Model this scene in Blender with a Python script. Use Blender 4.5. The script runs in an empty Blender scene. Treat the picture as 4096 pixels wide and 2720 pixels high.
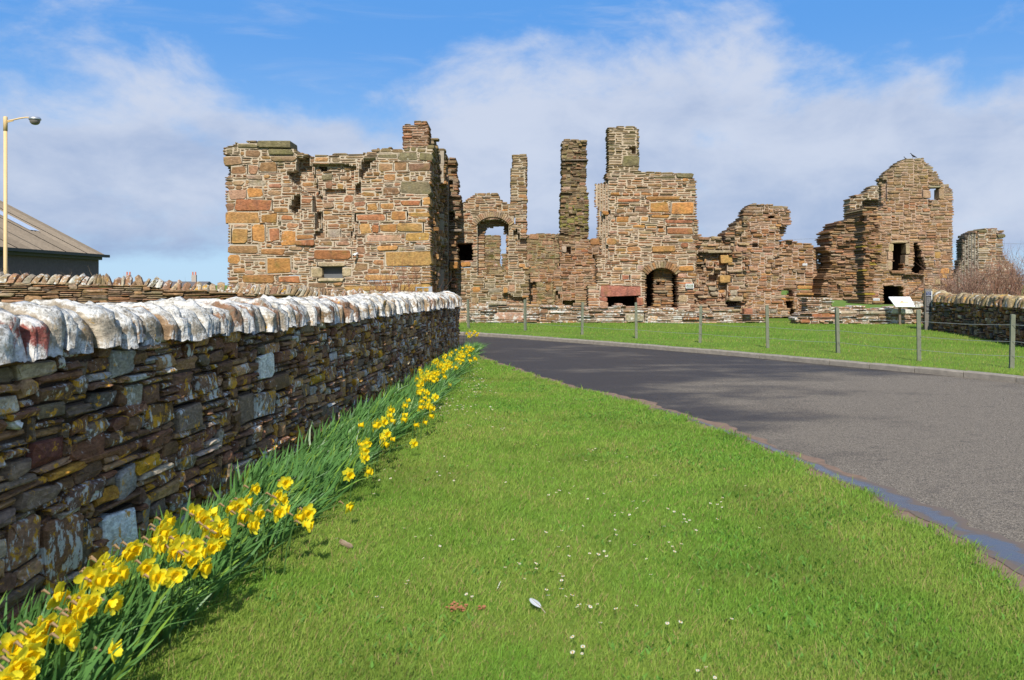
import bpy, math, random
import numpy as np
from mathutils import Vector, Matrix, noise as mnoise

# ------------------------------------------------------------------ camera, sky, sun, exposure
SC = bpy.context.scene
COL = SC.collection
R = math.radians
EYE = 1.6
FPX = 3413.0                       # focal length in photo pixels (30 mm on 36 mm)

cam = bpy.data.cameras.new('camera')
cam.lens = 30.0
cam.sensor_width = 36.0
cam.shift_y = -0.0537
cam.clip_start = 0.05
cam.clip_end = 8000
cam.dof.use_dof = True
cam.dof.focus_distance = 17.0
cam.dof.aperture_fstop = 6.3
cam_o = bpy.data.objects.new('camera', cam)
COL.objects.link(cam_o)
cam_o.location = (0, 0, EYE)
cam_o.rotation_euler = (R(90), 0, 0)
SC.camera = cam_o

SUN_EL = R(41)
SUN_AZ_LEFT = R(3.2)                 # the sun stands behind the camera, a little to its left
to_sun = Vector((-math.sin(SUN_AZ_LEFT) * math.cos(SUN_EL), -math.cos(SUN_AZ_LEFT) * math.cos(SUN_EL), math.sin(SUN_EL)))
sun = bpy.data.lights.new('sun', 'SUN')
sun.energy = 4.6
sun.angle = R(0.53)
sun.color = (1.0, 0.94, 0.84)
sun_o = bpy.data.objects.new('sun', sun)
COL.objects.link(sun_o)
sun_o.rotation_euler = to_sun.to_track_quat('Z', 'Y').to_euler()

W = bpy.data.worlds.new('World')
SC.world = W
W.use_nodes = True


SKY_OFF = (9.7, 1.1, 5.2)


def build_sky():
    nt = W.node_tree
    nt.nodes.clear()
    N = nt.nodes.new
    L = nt.links.new

    def math_(op, a, b=None, c=None, clamp=False):
        n = N('ShaderNodeMath'); n.operation = op; n.use_clamp = clamp
        for i, v in enumerate((a, b, c)):
            if v is None: continue
            if isinstance(v, (int, float)): n.inputs[i].default_value = v
            else: L(v, n.inputs[i])
        return n.outputs[0]

    def noise(vec, scale, detail=6, rough=0.55, dist=0.0):
        n = N('ShaderNodeTexNoise'); n.inputs['Scale'].default_value = scale
        n.inputs['Detail'].default_value = detail; n.inputs['Roughness'].default_value = rough
        n.inputs['Distortion'].default_value = dist
        L(vec, n.inputs['Vector']); return n.outputs['Fac']

    def mapping(vec, loc, sc):
        n = N('ShaderNodeMapping'); n.inputs['Location'].default_value = loc; n.inputs['Scale'].default_value = sc
        L(vec, n.inputs['Vector']); return n.outputs[0]

    def sstep(x, a, b):
        n = N('ShaderNodeMapRange'); n.interpolation_type = 'SMOOTHSTEP'
        n.inputs['From Min'].default_value = a; n.inputs['From Max'].default_value = b
        L(x, n.inputs['Value']); return n.outputs[0]

    def mix(f, a, b):
        n = N('ShaderNodeMix'); n.data_type = 'RGBA'
        if isinstance(f, float): n.inputs[0].default_value = f
        else: L(f, n.inputs[0])
        for s, v in ((6, a), (7, b)):
            if isinstance(v, tuple): n.inputs[s].default_value = v + (1,)
            else: L(v, n.inputs[s])
        return n.outputs[2]

    sky = N('ShaderNodeTexSky'); sky.sky_type = 'NISHITA'; sky.sun_disc = False
    sky.sun_elevation = SUN_EL
    sky.sun_rotation = math.pi + SUN_AZ_LEFT
    sky.air_density = 1.0; sky.dust_density = 0.3; sky.ozone_density = 2.0
    tc = N('ShaderNodeTexCoord')
    d = tc.outputs['Generated']
    sep = N('ShaderNodeSeparateXYZ'); L(d, sep.inputs[0])
    z = sep.outputs['Z']
    # clear sky: the Nishita sky cooled towards the deep clean blue of northern air
    grad = mix(sstep(z, -0.02, 0.30), (4.1, 6.5, 9.0), (0.95, 3.3, 8.0))
    blue = mix(0.84, sky.outputs[0], grad)
    # one cloud bank: heaped tops against the blue, thin towards the horizon
    dv = mapping(d, SKY_OFF, (1, 1, 1.7))
    big = noise(dv, 3.0, 8, 0.58, 0.3)
    sml = noise(dv, 9.0, 7, 0.62, 0.25)
    bank = math_('MULTIPLY', sstep(z, -0.02, 0.065), math_('SUBTRACT', 1.0, sstep(z, 0.14, 0.33)))
    bank = math_('MAXIMUM', bank, math_('MULTIPLY', sstep(z, 0.36, 0.6), 0.55))  # cloud added high overhead, out of view, to whiten the sky light
    dens = math_('ADD', math_('MULTIPLY', bank, 0.85), math_('MULTIPLY', math_('SUBTRACT', big, 0.5), 2.5))
    dens = math_('ADD', dens, math_('MULTIPLY', math_('SUBTRACT', sml, 0.5), 0.95))
    cover = sstep(dens, 0.20, 0.78)
    wisp = noise(mapping(d, (0.3, 7.1, 0.2), (1.2, 1, 8.0)), 3.4, 6, 0.62, 0.5)
    cover = math_('MAXIMUM', math_('MULTIPLY', cover, 0.92), math_('MULTIPLY', sstep(wisp, 0.52, 0.85), 0.4))
    shade = math_('ADD', math_('MULTIPLY', noise(mapping(d, (1.7, 0.2, 5.0), (1, 1, 2.2)), 3.6, 6, 0.55, 0.3), 0.62), math_('MULTIPLY', noise(mapping(d, (4.7, 2.2, 1.0), (1, 1, 1.7)), 9.0, 6, 0.6, 0.3), 0.38))
    cl = mix(sstep(math_('ADD', shade, math_('MULTIPLY', z, 1.1)), 0.42, 0.80), (3.0, 3.95, 6.0), (5.8, 6.35, 7.6))
    skyc = mix(cover, blue, cl)
    bg = N('ShaderNodeBackground'); bg.inputs['Strength'].default_value = 0.080
    L(skyc, bg.inputs['Color'])
    out = N('ShaderNodeOutputWorld'); L(bg.outputs[0], out.inputs['Surface'])


build_sky()
SC.view_settings.view_transform = 'Standard'
SC.view_settings.look = 'None'
SC.view_settings.exposure = 0.45
SC.view_settings.gamma = 1.0
SC.view_settings.use_curve_mapping = False
SC.render.engine = 'CYCLES'

# ------------------------------------------------------------------ helpers
rng = random.Random(11)


def px(x, y, Y):
    """photo pixel (4096 wide) at distance Y -> world X, Z"""
    return (x - 2048) / FPX * Y, EYE - (y - 1140) / FPX * Y


def gpx(x, y, z=0.0):
    """photo pixel (2361 wide) -> point on the plane of height z"""
    Y = (EYE - z) * 1967.0 / (y - 657.0)
    return Vector(((x - 1180.5) / 1967.0 * Y, Y, z))


def tag(o, label=None, cat=None, group=None, kind=None):
    if label: o['label'] = label
    if cat: o['category'] = cat
    if group: o['group'] = group
    if kind: o['kind'] = kind
    return o


def empty(name, loc=(0, 0, 0), rz=0.0):
    o = bpy.data.objects.new(name, None)
    if 'wall' in name or 'fence' in name: o['kind'] = 'thing'
    o.empty_display_size = 0.2
    o.location = loc
    o.rotation_euler = (0, 0, rz)
    COL.objects.link(o)
    return o


class MB:
    def __init__(self):
        self.v = []; self.f = []; self.c = []; self.mi = []

    def add(self, vs, fs, col=(0.5, 0.5, 0.5, 0.5), mi=0):
        b = len(self.v)
        self.v.extend(vs)
        self.f.extend([tuple(i + b for i in f) for f in fs])
        if len(col) == 3: col = (col[0], col[1], col[2], 0.5)
        self.c.extend([col] * len(vs))
        self.mi.extend([mi] * len(fs))

    def box(self, a, b, col=(0.5, 0.5, 0.5, 0.5), mi=0):
        x0, y0, z0 = a; x1, y1, z1 = b
        self.add([(x0, y0, z0), (x1, y0, z0), (x1, y1, z0), (x0, y1, z0), (x0, y0, z1), (x1, y0, z1), (x1, y1, z1), (x0, y1, z1)],
                 [(0, 3, 2, 1), (4, 5, 6, 7), (0, 1, 5, 4), (1, 2, 6, 5), (2, 3, 7, 6), (3, 0, 4, 7)], col, mi)

    def tube(self, pts, rad, n=6, col=(0.5, 0.5, 0.5, 0.5), caps=True, mi=0):
        pts = [Vector(p) for p in pts]
        if not isinstance(rad, (list, tuple)): rad = [rad] * len(pts)
        vs = []; fs = []
        up = Vector((0.31, 0.17, 1)).normalized()
        for i, p in enumerate(pts):
            t = (pts[min(i + 1, len(pts) - 1)] - pts[max(i - 1, 0)])
            t = t.normalized() if t.length > 1e-9 else Vector((0, 0, 1))
            a = t.cross(up)
            if a.length < 1e-3: a = t.cross(Vector((1, 0, 0)))
            a.normalize(); b = t.cross(a)
            for k in range(n):
                th = 2 * math.pi * k / n
                vs.append(tuple(p + a * (math.cos(th) * rad[i]) + b * (math.sin(th) * rad[i])))
        for i in range(len(pts) - 1):
            for k in range(n):
                k2 = (k + 1) % n
                fs.append((i * n + k, i * n + k2, (i + 1) * n + k2, (i + 1) * n + k))
        if caps:
            fs.append(tuple(range(n))[::-1])
            fs.append(tuple(range((len(pts) - 1) * n, len(pts) * n)))
        self.add(vs, fs, col, mi)

    def mesh(self, name, mats, smooth=False):
        me = bpy.data.meshes.new(name)
        me.from_pydata(self.v, [], self.f)
        for m in (mats if isinstance(mats, (list, tuple)) else [mats]): me.materials.append(m)
        at = me.color_attributes.new('col', 'FLOAT_COLOR', 'POINT')
        at.data.foreach_set('color', np.array(self.c, dtype=np.float32).ravel())
        if any(self.mi): me.polygons.foreach_set('material_index', self.mi)
        if smooth: me.polygons.foreach_set('use_smooth', [True] * len(me.polygons))
        return me

    def build(self, name, mats, parent=None, loc=(0, 0, 0), smooth=False, kind=None):
        return link(name, self.mesh(name, mats, smooth), parent, loc, kind)


def link(name, me, parent=None, loc=(0, 0, 0), kind=None):
    o = bpy.data.objects.new(name, me)
    COL.objects.link(o)
    o.location = loc
    if parent: o.parent = parent
    if kind: o['kind'] = kind
    return o


def catmull(P, n=12):
    P = [Vector(p) for p in P]
    out = []
    for i in range(len(P) - 1):
        p0 = P[max(i - 1, 0)]; p1 = P[i]; p2 = P[i + 1]; p3 = P[min(i + 2, len(P) - 1)]
        for k in range(n):
            t = k / n
            out.append(0.5 * ((2 * p1) + (p2 - p0) * t + (2 * p0 - 5 * p1 + 4 * p2 - p3) * t * t + (3 * p1 - p0 - 3 * p2 + p3) * t ** 3))
    out.append(P[-1])
    return out


class Path:
    """a plan curve by arc length; side = +1 puts the face on the right of the walking direction"""
    def __init__(self, pts, side=1):
        self.p = [Vector((q[0], q[1])) for q in catmull([(a, b, 0) for a, b in pts])]
        self.s = [0.0]
        for a, b in zip(self.p, self.p[1:]): self.s.append(self.s[-1] + (b - a).length)
        self.L = self.s[-1]; self.side = side
        self.np_s = np.array(self.s)
        self.np_p = np.array([(q.x, q.y) for q in self.p])

    def at(self, s):
        x = float(np.interp(s, self.np_s, self.np_p[:, 0])); y = float(np.interp(s, self.np_s, self.np_p[:, 1]))
        e = 0.15
        x2 = float(np.interp(s + e, self.np_s, self.np_p[:, 0])); y2 = float(np.interp(s + e, self.np_s, self.np_p[:, 1]))
        x1 = float(np.interp(s - e, self.np_s, self.np_p[:, 0])); y1 = float(np.interp(s - e, self.np_s, self.np_p[:, 1]))
        t = Vector((x2 - x1, y2 - y1)).normalized()
        n = Vector((t.y, -t.x)) * self.side
        return Vector((x, y)), t, n

    def map(self, u, v, d):
        p, t, n = self.at(u)
        return (p.x - n.x * d, p.y - n.y * d, v)


# ------------------------------------------------------------------ materials
def newmat(name):
    m = bpy.data.materials.new(name); m.use_nodes = True
    nt = m.node_tree
    b = nt.nodes['Principled BSDF']
    return m, nt, b


class NT:
    def __init__(self, nt): self.nt = nt

    def n(self, t, **kw):
        nd = self.nt.nodes.new(t)
        for k, v in kw.items(): setattr(nd, k, v)
        return nd

    def l(self, a, b): self.nt.links.new(a, b)

    def set(self, sock, v):
        if isinstance(v, (int, float)): sock.default_value = v
        elif isinstance(v, tuple): sock.default_value = v + (1,) if len(v) == 3 and sock.type == 'RGBA' else v
        else: self.l(v, sock)

    def math(self, op, a, b=0.0, clamp=False):
        nd = self.n('ShaderNodeMath', operation=op, use_clamp=clamp)
        self.set(nd.inputs[0], a); self.set(nd.inputs[1], b)
        return nd.outputs[0]

    def mix(self, f, a, b, mode='MIX'):
        nd = self.n('ShaderNodeMix', data_type='RGBA', blend_type=mode)
        self.set(nd.inputs[0], f); self.set(nd.inputs[6], a); self.set(nd.inputs[7], b)
        return nd.outputs[2]

    def noise(self, vec, scale, detail=4, rough=0.55, dist=0.0):
        nd = self.n('ShaderNodeTexNoise')
        nd.inputs['Scale'].default_value = scale; nd.inputs['Detail'].default_value = detail
        nd.inputs['Roughness'].default_value = rough; nd.inputs['Distortion'].default_value = dist
        self.l(vec, nd.inputs['Vector'])
        return nd.outputs['Fac']

    def step(self, x, a, b, lo=0.0, hi=1.0):
        nd = self.n('ShaderNodeMapRange', interpolation_type='SMOOTHSTEP')
        self.set(nd.inputs['Value'], x); nd.inputs['From Min'].default_value = a; nd.inputs['From Max'].default_value = b
        nd.inputs['To Min'].default_value = lo; nd.inputs['To Max'].default_value = hi
        return nd.outputs[0]

    def scale(self, vec, s):
        nd = self.n('ShaderNodeVectorMath', operation='MULTIPLY')
        self.l(vec, nd.inputs[0]); nd.inputs[1].default_value = s
        return nd.outputs[0]

    def bump(self, h, strength, dist):
        nd = self.n('ShaderNodeBump'); nd.inputs['Strength'].default_value = strength
        nd.inputs['Distance'].default_value = dist
        self.l(h, nd.inputs['Height'])
        return nd.outputs[0]


def stone_mat(name, fine=14.0, white=0.3, yellow=0.0, moss=0.0, dark=0.35, bump=0.02, streak=False, topwhite=False, wcol=(0.62, 0.62, 0.58), ycol=(0.50, 0.27, 0.02)):
    m, nt, b = newmat(name)
    g = NT(nt)
    geo = g.n('ShaderNodeNewGeometry')
    P = geo.outputs['Position']
    at = g.n('ShaderNodeAttribute', attribute_name='col')
    base = at.outputs['Color']; rnd = at.outputs['Alpha']
    n1 = g.noise(P, fine * 0.35, 5, 0.6, 0.3)
    n2 = g.noise(g.scale(P, (1, 1, 2.2)), fine, 6, 0.65)
    col = g.mix(1.0, base, g.mix(n1, (0.42, 0.41, 0.42), (1.52, 1.50, 1.44)), 'MULTIPLY')
    hn = g.noise(P, fine * 0.55, 4, 0.6)
    col = g.mix(g.step(hn, 0.5, 0.8, 0.0, 0.45), col, g.mix(1.0, base, (0.75, 1.0, 1.35), 'MULTIPLY'))
    col = g.mix(1.0, col, g.mix(g.step(n2, 0.3, 0.72), (0.62, 0.60, 0.58), (1.28, 1.28, 1.28)), 'MULTIPLY')
    if dark:                                        # weather stains
        dn = g.noise(g.scale(P, (1, 1, 0.45)), fine * 0.28, 5, 0.65, 0.4)
        col = g.mix(g.math('MULTIPLY', g.step(dn, 0.52, 0.74), dark), col, (0.045, 0.038, 0.03))
    if moss:
        mn = g.noise(P, fine * 0.22, 5, 0.6)
        col = g.mix(g.math('MULTIPLY', g.step(mn, 0.50, 0.70), moss), col, (0.13, 0.13, 0.025))
    if yellow:
        yn = g.noise(P, fine * 0.42, 6, 0.7, 0.5)
        thr = g.math('ADD', yn, g.math('MULTIPLY', rnd, 0.10))
        col = g.mix(g.math('MULTIPLY', g.step(thr, 0.70 - 0.12 * yellow, 0.75 - 0.12 * yellow), 0.9), col, ycol)
    if white:
        wv = g.scale(P, (1.25, 1.25, 0.75)) if streak else P
        wn = g.noise(wv, fine * 0.75, 6, 0.68, 0.3)
        wn2 = g.noise(P, fine * 0.16, 3, 0.5)
        s = g.math('ADD', wn, g.math('MULTIPLY', g.math('SUBTRACT', wn2, 0.5), 0.5))
        s = g.math('ADD', s, g.math('MULTIPLY', g.math('SUBTRACT', rnd, 0.5), 0.16))
        fac = g.step(s, 0.72 - 0.22 * white, 0.79 - 0.22 * white)
        col = g.mix(g.math('MULTIPLY', fac, 0.85), col, g.mix(n1, tuple(c * 0.75 for c in wcol), wcol))
    if topwhite:                                    # crust lichen grows over the backs of the cope stones
        sn = g.n('ShaderNodeSeparateXYZ'); g.l(geo.outputs['Normal'], sn.inputs[0])
        tn = g.noise(P, 13.0, 7, 0.75, 0.5)
        tn2 = g.noise(P, 3.0, 3, 0.5)
        s = g.math('ADD', g.math('MULTIPLY', sn.outputs['Z'], 0.46), g.math('MULTIPLY', tn, 1.0))
        s = g.math('ADD', s, g.math('MULTIPLY', g.math('SUBTRACT', tn2, 0.5), 0.7))
        s = g.math('ADD', s, g.math('MULTIPLY', g.math('SUBTRACT', rnd, 0.5), 0.35))
        fac = g.step(s, 0.62, 0.76)
        col = g.mix(g.math('MULTIPLY', fac, 0.93), col, g.mix(g.step(n2, 0.3, 0.6), (0.33, 0.31, 0.27), (0.70, 0.69, 0.645)))
        sp = g.noise(P, 34.0, 6, 0.75, 0.3); sp2 = g.noise(P, 7.0, 4, 0.6, 0.4)
        sk = g.math('ADD', sp, g.math('MULTIPLY', g.math('SUBTRACT', sp2, 0.5), 0.8))
        col = g.mix(g.math('MULTIPLY', g.step(sk, 0.50, 0.66), 0.80), col, (0.17, 0.145, 0.105))
    g.l(col, b.inputs['Base Color'])
    b.inputs['Roughness'].default_value = 0.92
    b.inputs['Specular IOR Level'].default_value = 0.25
    h = g.math('ADD', g.math('MULTIPLY', n2, 0.7), g.math('MULTIPLY', g.noise(P, fine * 3.2, 4, 0.6), 0.4))
    g.l(g.bump(h, 0.75, bump), b.inputs['Normal'])
    return m


def flat_mat(name, col, rough=0.6, metal=0.0, var=0.15, scale=8.0, bump=0.0, spec=0.4, attr=False):
    m, nt, b = newmat(name)
    g = NT(nt)
    P = g.n('ShaderNodeNewGeometry').outputs['Position']
    n1 = g.noise(P, scale, 5, 0.6)
    base = g.n('ShaderNodeAttribute', attribute_name='col').outputs['Color'] if attr else col
    c = g.mix(1.0, base, g.mix(n1, (1 - var * 1.6,) * 3, (1 + var * 1.6,) * 3), 'MULTIPLY')
    g.l(c, b.inputs['Base Color'])
    b.inputs['Roughness'].default_value = rough; b.inputs['Metallic'].default_value = metal
    b.inputs['Specular IOR Level'].default_value = spec
    if bump: g.l(g.bump(g.noise(P, scale * 4, 4, 0.6), 0.6, bump), b.inputs['Normal'])
    return m


def leaf_mat(name, rough=0.55, trans=0.35, spec=0.3):
    m, nt, b = newmat(name)
    g = NT(nt)
    col = g.n('ShaderNodeAttribute', attribute_name='col').outputs['Color']
    g.l(col, b.inputs['Base Color'])
    b.inputs['Roughness'].default_value = rough; b.inputs['Specular IOR Level'].default_value = spec
    tr = g.n('ShaderNodeBsdfTranslucent'); g.l(col, tr.inputs['Color'])
    mx = g.n('ShaderNodeMixShader'); mx.inputs[0].default_value = trans
    g.l(b.outputs[0], mx.inputs[1]); g.l(tr.outputs[0], mx.inputs[2])
    g.l(mx.outputs[0], nt.nodes['Material Output'].inputs['Surface'])
    return m


def grass_ground_mat():
    m, nt, b = newmat('grass_ground')
    g = NT(nt)
    P = g.n('ShaderNodeNewGeometry').outputs['Position']
    n1 = g.noise(P, 0.5, 5, 0.6); n2 = g.noise(P, 4.0, 5, 0.65); n3 = g.noise(P, 26.0, 4, 0.7)
    c = g.mix(g.step(n1, 0.35, 0.65), (0.095, 0.175, 0.018), (0.14, 0.20, 0.03))
    c = g.mix(g.math('MULTIPLY', g.step(n2, 0.5, 0.75), 0.5), c, (0.16, 0.19, 0.05))
    c = g.mix(1.0, c, g.mix(n3, (0.45, 0.5, 0.4), (1.45, 1.4, 1.4)), 'MULTIPLY')
    g.l(c, b.inputs['Base Color'])
    b.inputs['Roughness'].default_value = 0.9; b.inputs['Specular IOR Level'].default_value = 0.15
    g.l(g.bump(g.math('ADD', n3, g.noise(P, 70, 3, 0.6)), 0.5, 0.02), b.inputs['Normal'])
    return m


def asphalt_mat():
    m, nt, b = newmat('asphalt')
    g = NT(nt)
    geo = g.n('ShaderNodeNewGeometry'); P = geo.outputs['Position']
    sp = g.n('ShaderNodeSeparateXYZ'); g.l(P, sp.inputs[0])
    n1 = g.noise(g.scale(P, (0.45, 1.0, 1)), 0.55, 3, 0.5, 0.3)
    n2 = g.noise(g.scale(P, (0.6, 1.0, 1)), 2.2, 3, 0.5, 0.3)
    at = g.n('ShaderNodeAttribute', attribute_name='col')
    edge = g.n('ShaderNodeSeparateColor'); g.l(at.outputs['Color'], edge.inputs[0])
    # damp: further round the bend and along the near gutter the road has not dried
    w = g.math('ADD', g.math('MULTIPLY', edge.outputs['Red'], 0.5), g.math('MULTIPLY', g.math('SUBTRACT', n1, 0.5), 1.9))
    w = g.math('ADD', w, g.math('MULTIPLY', g.math('SUBTRACT', n2, 0.5), 0.85))
    damp = g.step(w, -0.10, 0.62)
    sg = g.noise(P, 120.0, 2, 0.7); sg2 = g.noise(P, 30.0, 4, 0.7)
    dry = g.mix(g.step(sg, 0.38, 0.70), (0.080, 0.068, 0.056), (0.335, 0.285, 0.22))
    dry = g.mix(1.0, dry, g.mix(sg2, (0.7, 0.7, 0.7), (1.3, 1.3, 1.3)), 'MULTIPLY')
    st = g.noise(g.scale(P, (0.7, 1.0, 1)), 4.5, 5, 0.65, 0.4)
    dry = g.mix(g.step(st, 0.56, 0.74, 0.0, 0.55), dry, (0.075, 0.065, 0.058))
    wet = g.mix(g.step(sg, 0.35, 0.75), (0.028, 0.023, 0.020), (0.085, 0.070, 0.058))
    g.l(g.mix(damp, dry, wet), b.inputs['Base Color'])
    g.l(g.step(damp, 0.0, 1.0, 0.9, 0.55), b.inputs['Roughness'])
    b.inputs['Specular IOR Level'].default_value = 0.18
    g.l(g.bump(g.math('ADD', sg, sg2), 0.7, 0.012), b.inputs['Normal'])
    return m


def water_mat():
    m, nt, b = newmat('gutter_water')
    g = NT(nt)
    P = g.n('ShaderNodeNewGeometry').outputs['Position']
    n1 = g.noise(P, 14, 4, 0.6); n2 = g.noise(g.scale(P, (1, 1, 1)), 3.5, 5, 0.65, 0.5)
    at = g.n('ShaderNodeAttribute', attribute_name='col')
    ed = g.n('ShaderNodeSeparateColor'); g.l(at.outputs['Color'], ed.inputs[0])
    silt = g.step(g.math('ADD', n2, g.math('MULTIPLY', ed.outputs['Red'], 0.45)), 0.60, 0.86)
    g.l(g.mix(silt, (0.085, 0.082, 0.088), (0.13, 0.10, 0.078)), b.inputs['Base Color'])
    g.l(g.math('ADD', g.math('MULTIPLY', silt, 0.50), g.math('MULTIPLY', n1, 0.40)), b.inputs['Roughness'])
    b.inputs['IOR'].default_value = 1.33
    b.inputs['Specular IOR Level'].default_value = 0.45
    g.l(g.bump(g.noise(P, 40, 3, 0.6), 0.12, 0.006), b.inputs['Normal'])
    return m


M = {}
M['tower'] = stone_mat('pointed_sandstone', 11, 0.06, 0, 0.30, 0.50, 0.03, wcol=(0.55, 0.53, 0.47))
M['ruin'] = stone_mat('weathered_sandstone', 12, 0.08, 0, 0.30, 0.35, 0.03, wcol=(0.52, 0.50, 0.45))
M['mossy'] = stone_mat('mossy_sandstone', 12, 0.10, 0, 0.85, 0.35, 0.03)
M['lichened'] = stone_mat('lichened_sandstone', 11, 0.85, 0, 0.25, 0.45, 0.03)
M['field'] = stone_mat('dry_stone', 26, 0.58, 0.72, 0.0, 0.35, 0.012, streak=True, wcol=(0.70, 0.70, 0.66), ycol=(0.60, 0.30, 0.02))
M['field_right'] = stone_mat('dry_stone_dark', 20, 0.42, 0.50, 0.5, 0.35, 0.015)
M['cope'] = stone_mat('cope_stone', 16, 0.3, 0.42, 0.1, 0.3, 0.04, topwhite=True)
M['cope_right'] = stone_mat('cope_stone_yellow', 14, 0.55, 0.62, 0.3, 0.3, 0.02)
M['cope_back'] = stone_mat('cope_stone_back', 14, 0.78, 0.40, 0.3, 0.35, 0.02)
M['mortar'] = flat_mat('lime_mortar', None, 0.95, 0, 0.22, 9, 0.02, 0.1, attr=True)
M['earth'] = flat_mat('wall_hearting', (0.085, 0.06, 0.042), 0.95, 0, 0.3, 20, 0.02, 0.1)
M['grass'] = grass_ground_mat()
M['blade'] = leaf_mat('grass_blade', 0.6, 0.35, 0.2)
M['leaf'] = leaf_mat('daffodil_leaf', 0.42, 0.22, 0.4)
M['petal'] = leaf_mat('daffodil_petal', 0.55, 0.48, 0.15)
M['asphalt'] = asphalt_mat()
M['water'] = water_mat()
M['mud'] = flat_mat('silt', (0.19, 0.125, 0.085), 0.8, 0, 0.35, 12, 0.02, 0.3)
M['kerb'] = flat_mat('kerb_concrete', (0.23, 0.205, 0.17), 0.9, 0, 0.28, 9, 0.01, 0.2)
M['attr'] = flat_mat('painted', None, 0.55, 0, 0.10, 10, 0, 0.4, attr=True)
M['rough'] = flat_mat('rough_surface', None, 0.9, 0, 0.25, 7, 0.012, 0.2, attr=True)
M['galv'] = flat_mat('galvanised', (0.42, 0.44, 0.47), 0.45, 0.7, 0.1, 12)
M['wire'] = flat_mat('fence_wire', (0.42, 0.43, 0.42), 0.5, 0.6, 0.1, 30)
M['post'] = flat_mat('treated_post', (0.15, 0.16, 0.115), 0.8, 0, 0.25, 9, 0.008, 0.2)
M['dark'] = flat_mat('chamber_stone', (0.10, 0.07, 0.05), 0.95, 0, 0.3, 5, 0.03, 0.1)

# ------------------------------------------------------------------ ground, road, kerb
ROAD_NEAR = [(-9, 25.4), (-4, 24.4), (-2.2, 23.0), (-1.2, 20.6), (-0.72, 18.7), (0.0, 16.2), (0.82, 13.5), (1.55, 11.74), (2.05, 10.0), (2.38, 8.6), (2.62, 6.8), (2.70, 5.6), (2.68, 4.44), (2.5, 3.2), (2.1, 1.8), (1.4, -0.2), (0.2, -3)]
ROAD_FAR = [(-12, 28.4), (-7, 28.2), (-3.5, 27.7), (-1.66, 27.1), (0.3, 25.2), (2.5, 22.5), (3.9, 20.6), (5.04, 19.07), (6.6, 16.6), (7.6, 15.1), (8.35, 13.8), (9.2, 11.6), (9.7, 9.4), (9.9, 7), (9.8, 4), (9.4, 1), (8.6, -3)]
near_p = Path(ROAD_NEAR, 1); far_p = Path(ROAD_FAR, 1)


def strip(name, A, B, mat, zA, zB, n=120, nc=6, kind='structure', colf=None):
    m = MB()
    vs = []; cs = []
    for i in range(n + 1):
        t = i / n
        a = A(t); b = B(t)
        for k in range(nc + 1):
            q = k / nc
            vs.append((a.x + (b.x - a.x) * q, a.y + (b.y - a.y) * q, zA + (zB - zA) * q))
            cs.append(colf(t, q, vs[-1]) if colf else (0.5, 0.5, 0.5, 0.5))
    w = nc + 1
    fs = [(i * w + k, (i + 1) * w + k, (i + 1) * w + k + 1, i * w + k + 1) for i in range(n) for k in range(nc)]
    m.v = vs; m.f = fs; m.c = cs; m.mi = [0] * len(fs)
    return m.build(name, mat, kind=kind)


g = MB()
# ground: finer near the camera, out to the horizon
xs = [-4000, -1200, -300, -80, -30, -10, 0, 10, 30, 80, 300, 1200, 4000]
ys = [-1500, -300, -60, -10, 5, 20, 40, 70, 150, 400, 1500, 6000]
g.v = [(x, y, 0.0) for y in ys for x in xs]
g.f = [(j * 13 + i, j * 13 + i + 1, (j + 1) * 13 + i + 1, (j + 1) * 13 + i) for j in range(len(ys) - 1) for i in range(12)]
g.c = [(0.5, 0.5, 0.5, 0.5)] * len(g.v); g.mi = [0] * len(g.f)
g.build('ground', M['grass'], kind='structure')


def damp_col(t, q, p):
    # red = how wet: the bend behind the wall and the edge of the near gutter
    far = min(1.0, max(0.0, (p[1] - 9.0) / 11.0)) - 0.45 * min(1.0, max(0.0, (9.5 - p[1]) / 5.0))
    e = max(0.0, 1 - q * 4.5) * 0.9
    right = -0.35 * min(1, max(0, (p[0] - 2.5) / 4.0))
    k = 2.0 * far - 0.25 + e + right
    return (max(-0.6, min(1.2, k)), 0, 0, 1)


strip('road', lambda t: near_p.at(t * near_p.L)[0], lambda t: far_p.at(t * far_p.L)[0], M['asphalt'], 0.004, 0.004, 160, 14, colf=damp_col)

# kerb stones along the far edge
kerb = tag(empty('kerb', (0, 0, 0)), kind='structure')
s = 0.0
while s < far_p.L - 1.0:
    ln = 0.9
    m = MB()
    js = [rng.uniform(-0.006, 0.006) for _ in range(4)]
    prof = [(0.0, -0.02), (0.0, 0.085), (-0.02, 0.105), (-0.15, 0.108), (-0.15, -0.02)]
    vs = []
    for k in range(3):
        u = s + 0.008 + (ln - 0.016) * k / 2
        p, t, nn = far_p.at(u)
        for (d, z) in prof:
            vs.append((p.x + nn.x * d, p.y + nn.y * d, z + js[k] * (z > 0.05)))
    # side of the kerb that faces the road is at d = 0; the stone lies behind it
    fs = []
    for k in range(2):
        for j in range(5):
            j2 = (j + 1) % 5
            fs.append((k * 5 + j, k * 5 + j2, (k + 1) * 5 + j2, (k + 1) * 5 + j))
    fs.append((4, 3, 2, 1, 0)); fs.append((10, 11, 12, 13, 14))
    m.add(vs, fs)
    m.build('kerb_stone', M['kerb'], kerb)
    s += ln

far_side = []
for i in range(81):
    p, t, nn = far_p.at(far_p.L * i / 80)
    far_side.append(p - nn * 0.15)


def fs_at(t): return far_side[min(80, int(t * 80 + 0.5))]


def off(P_, t, d):
    p, tt, nn = P_.at(t * P_.L)
    return p - nn * d


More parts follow.
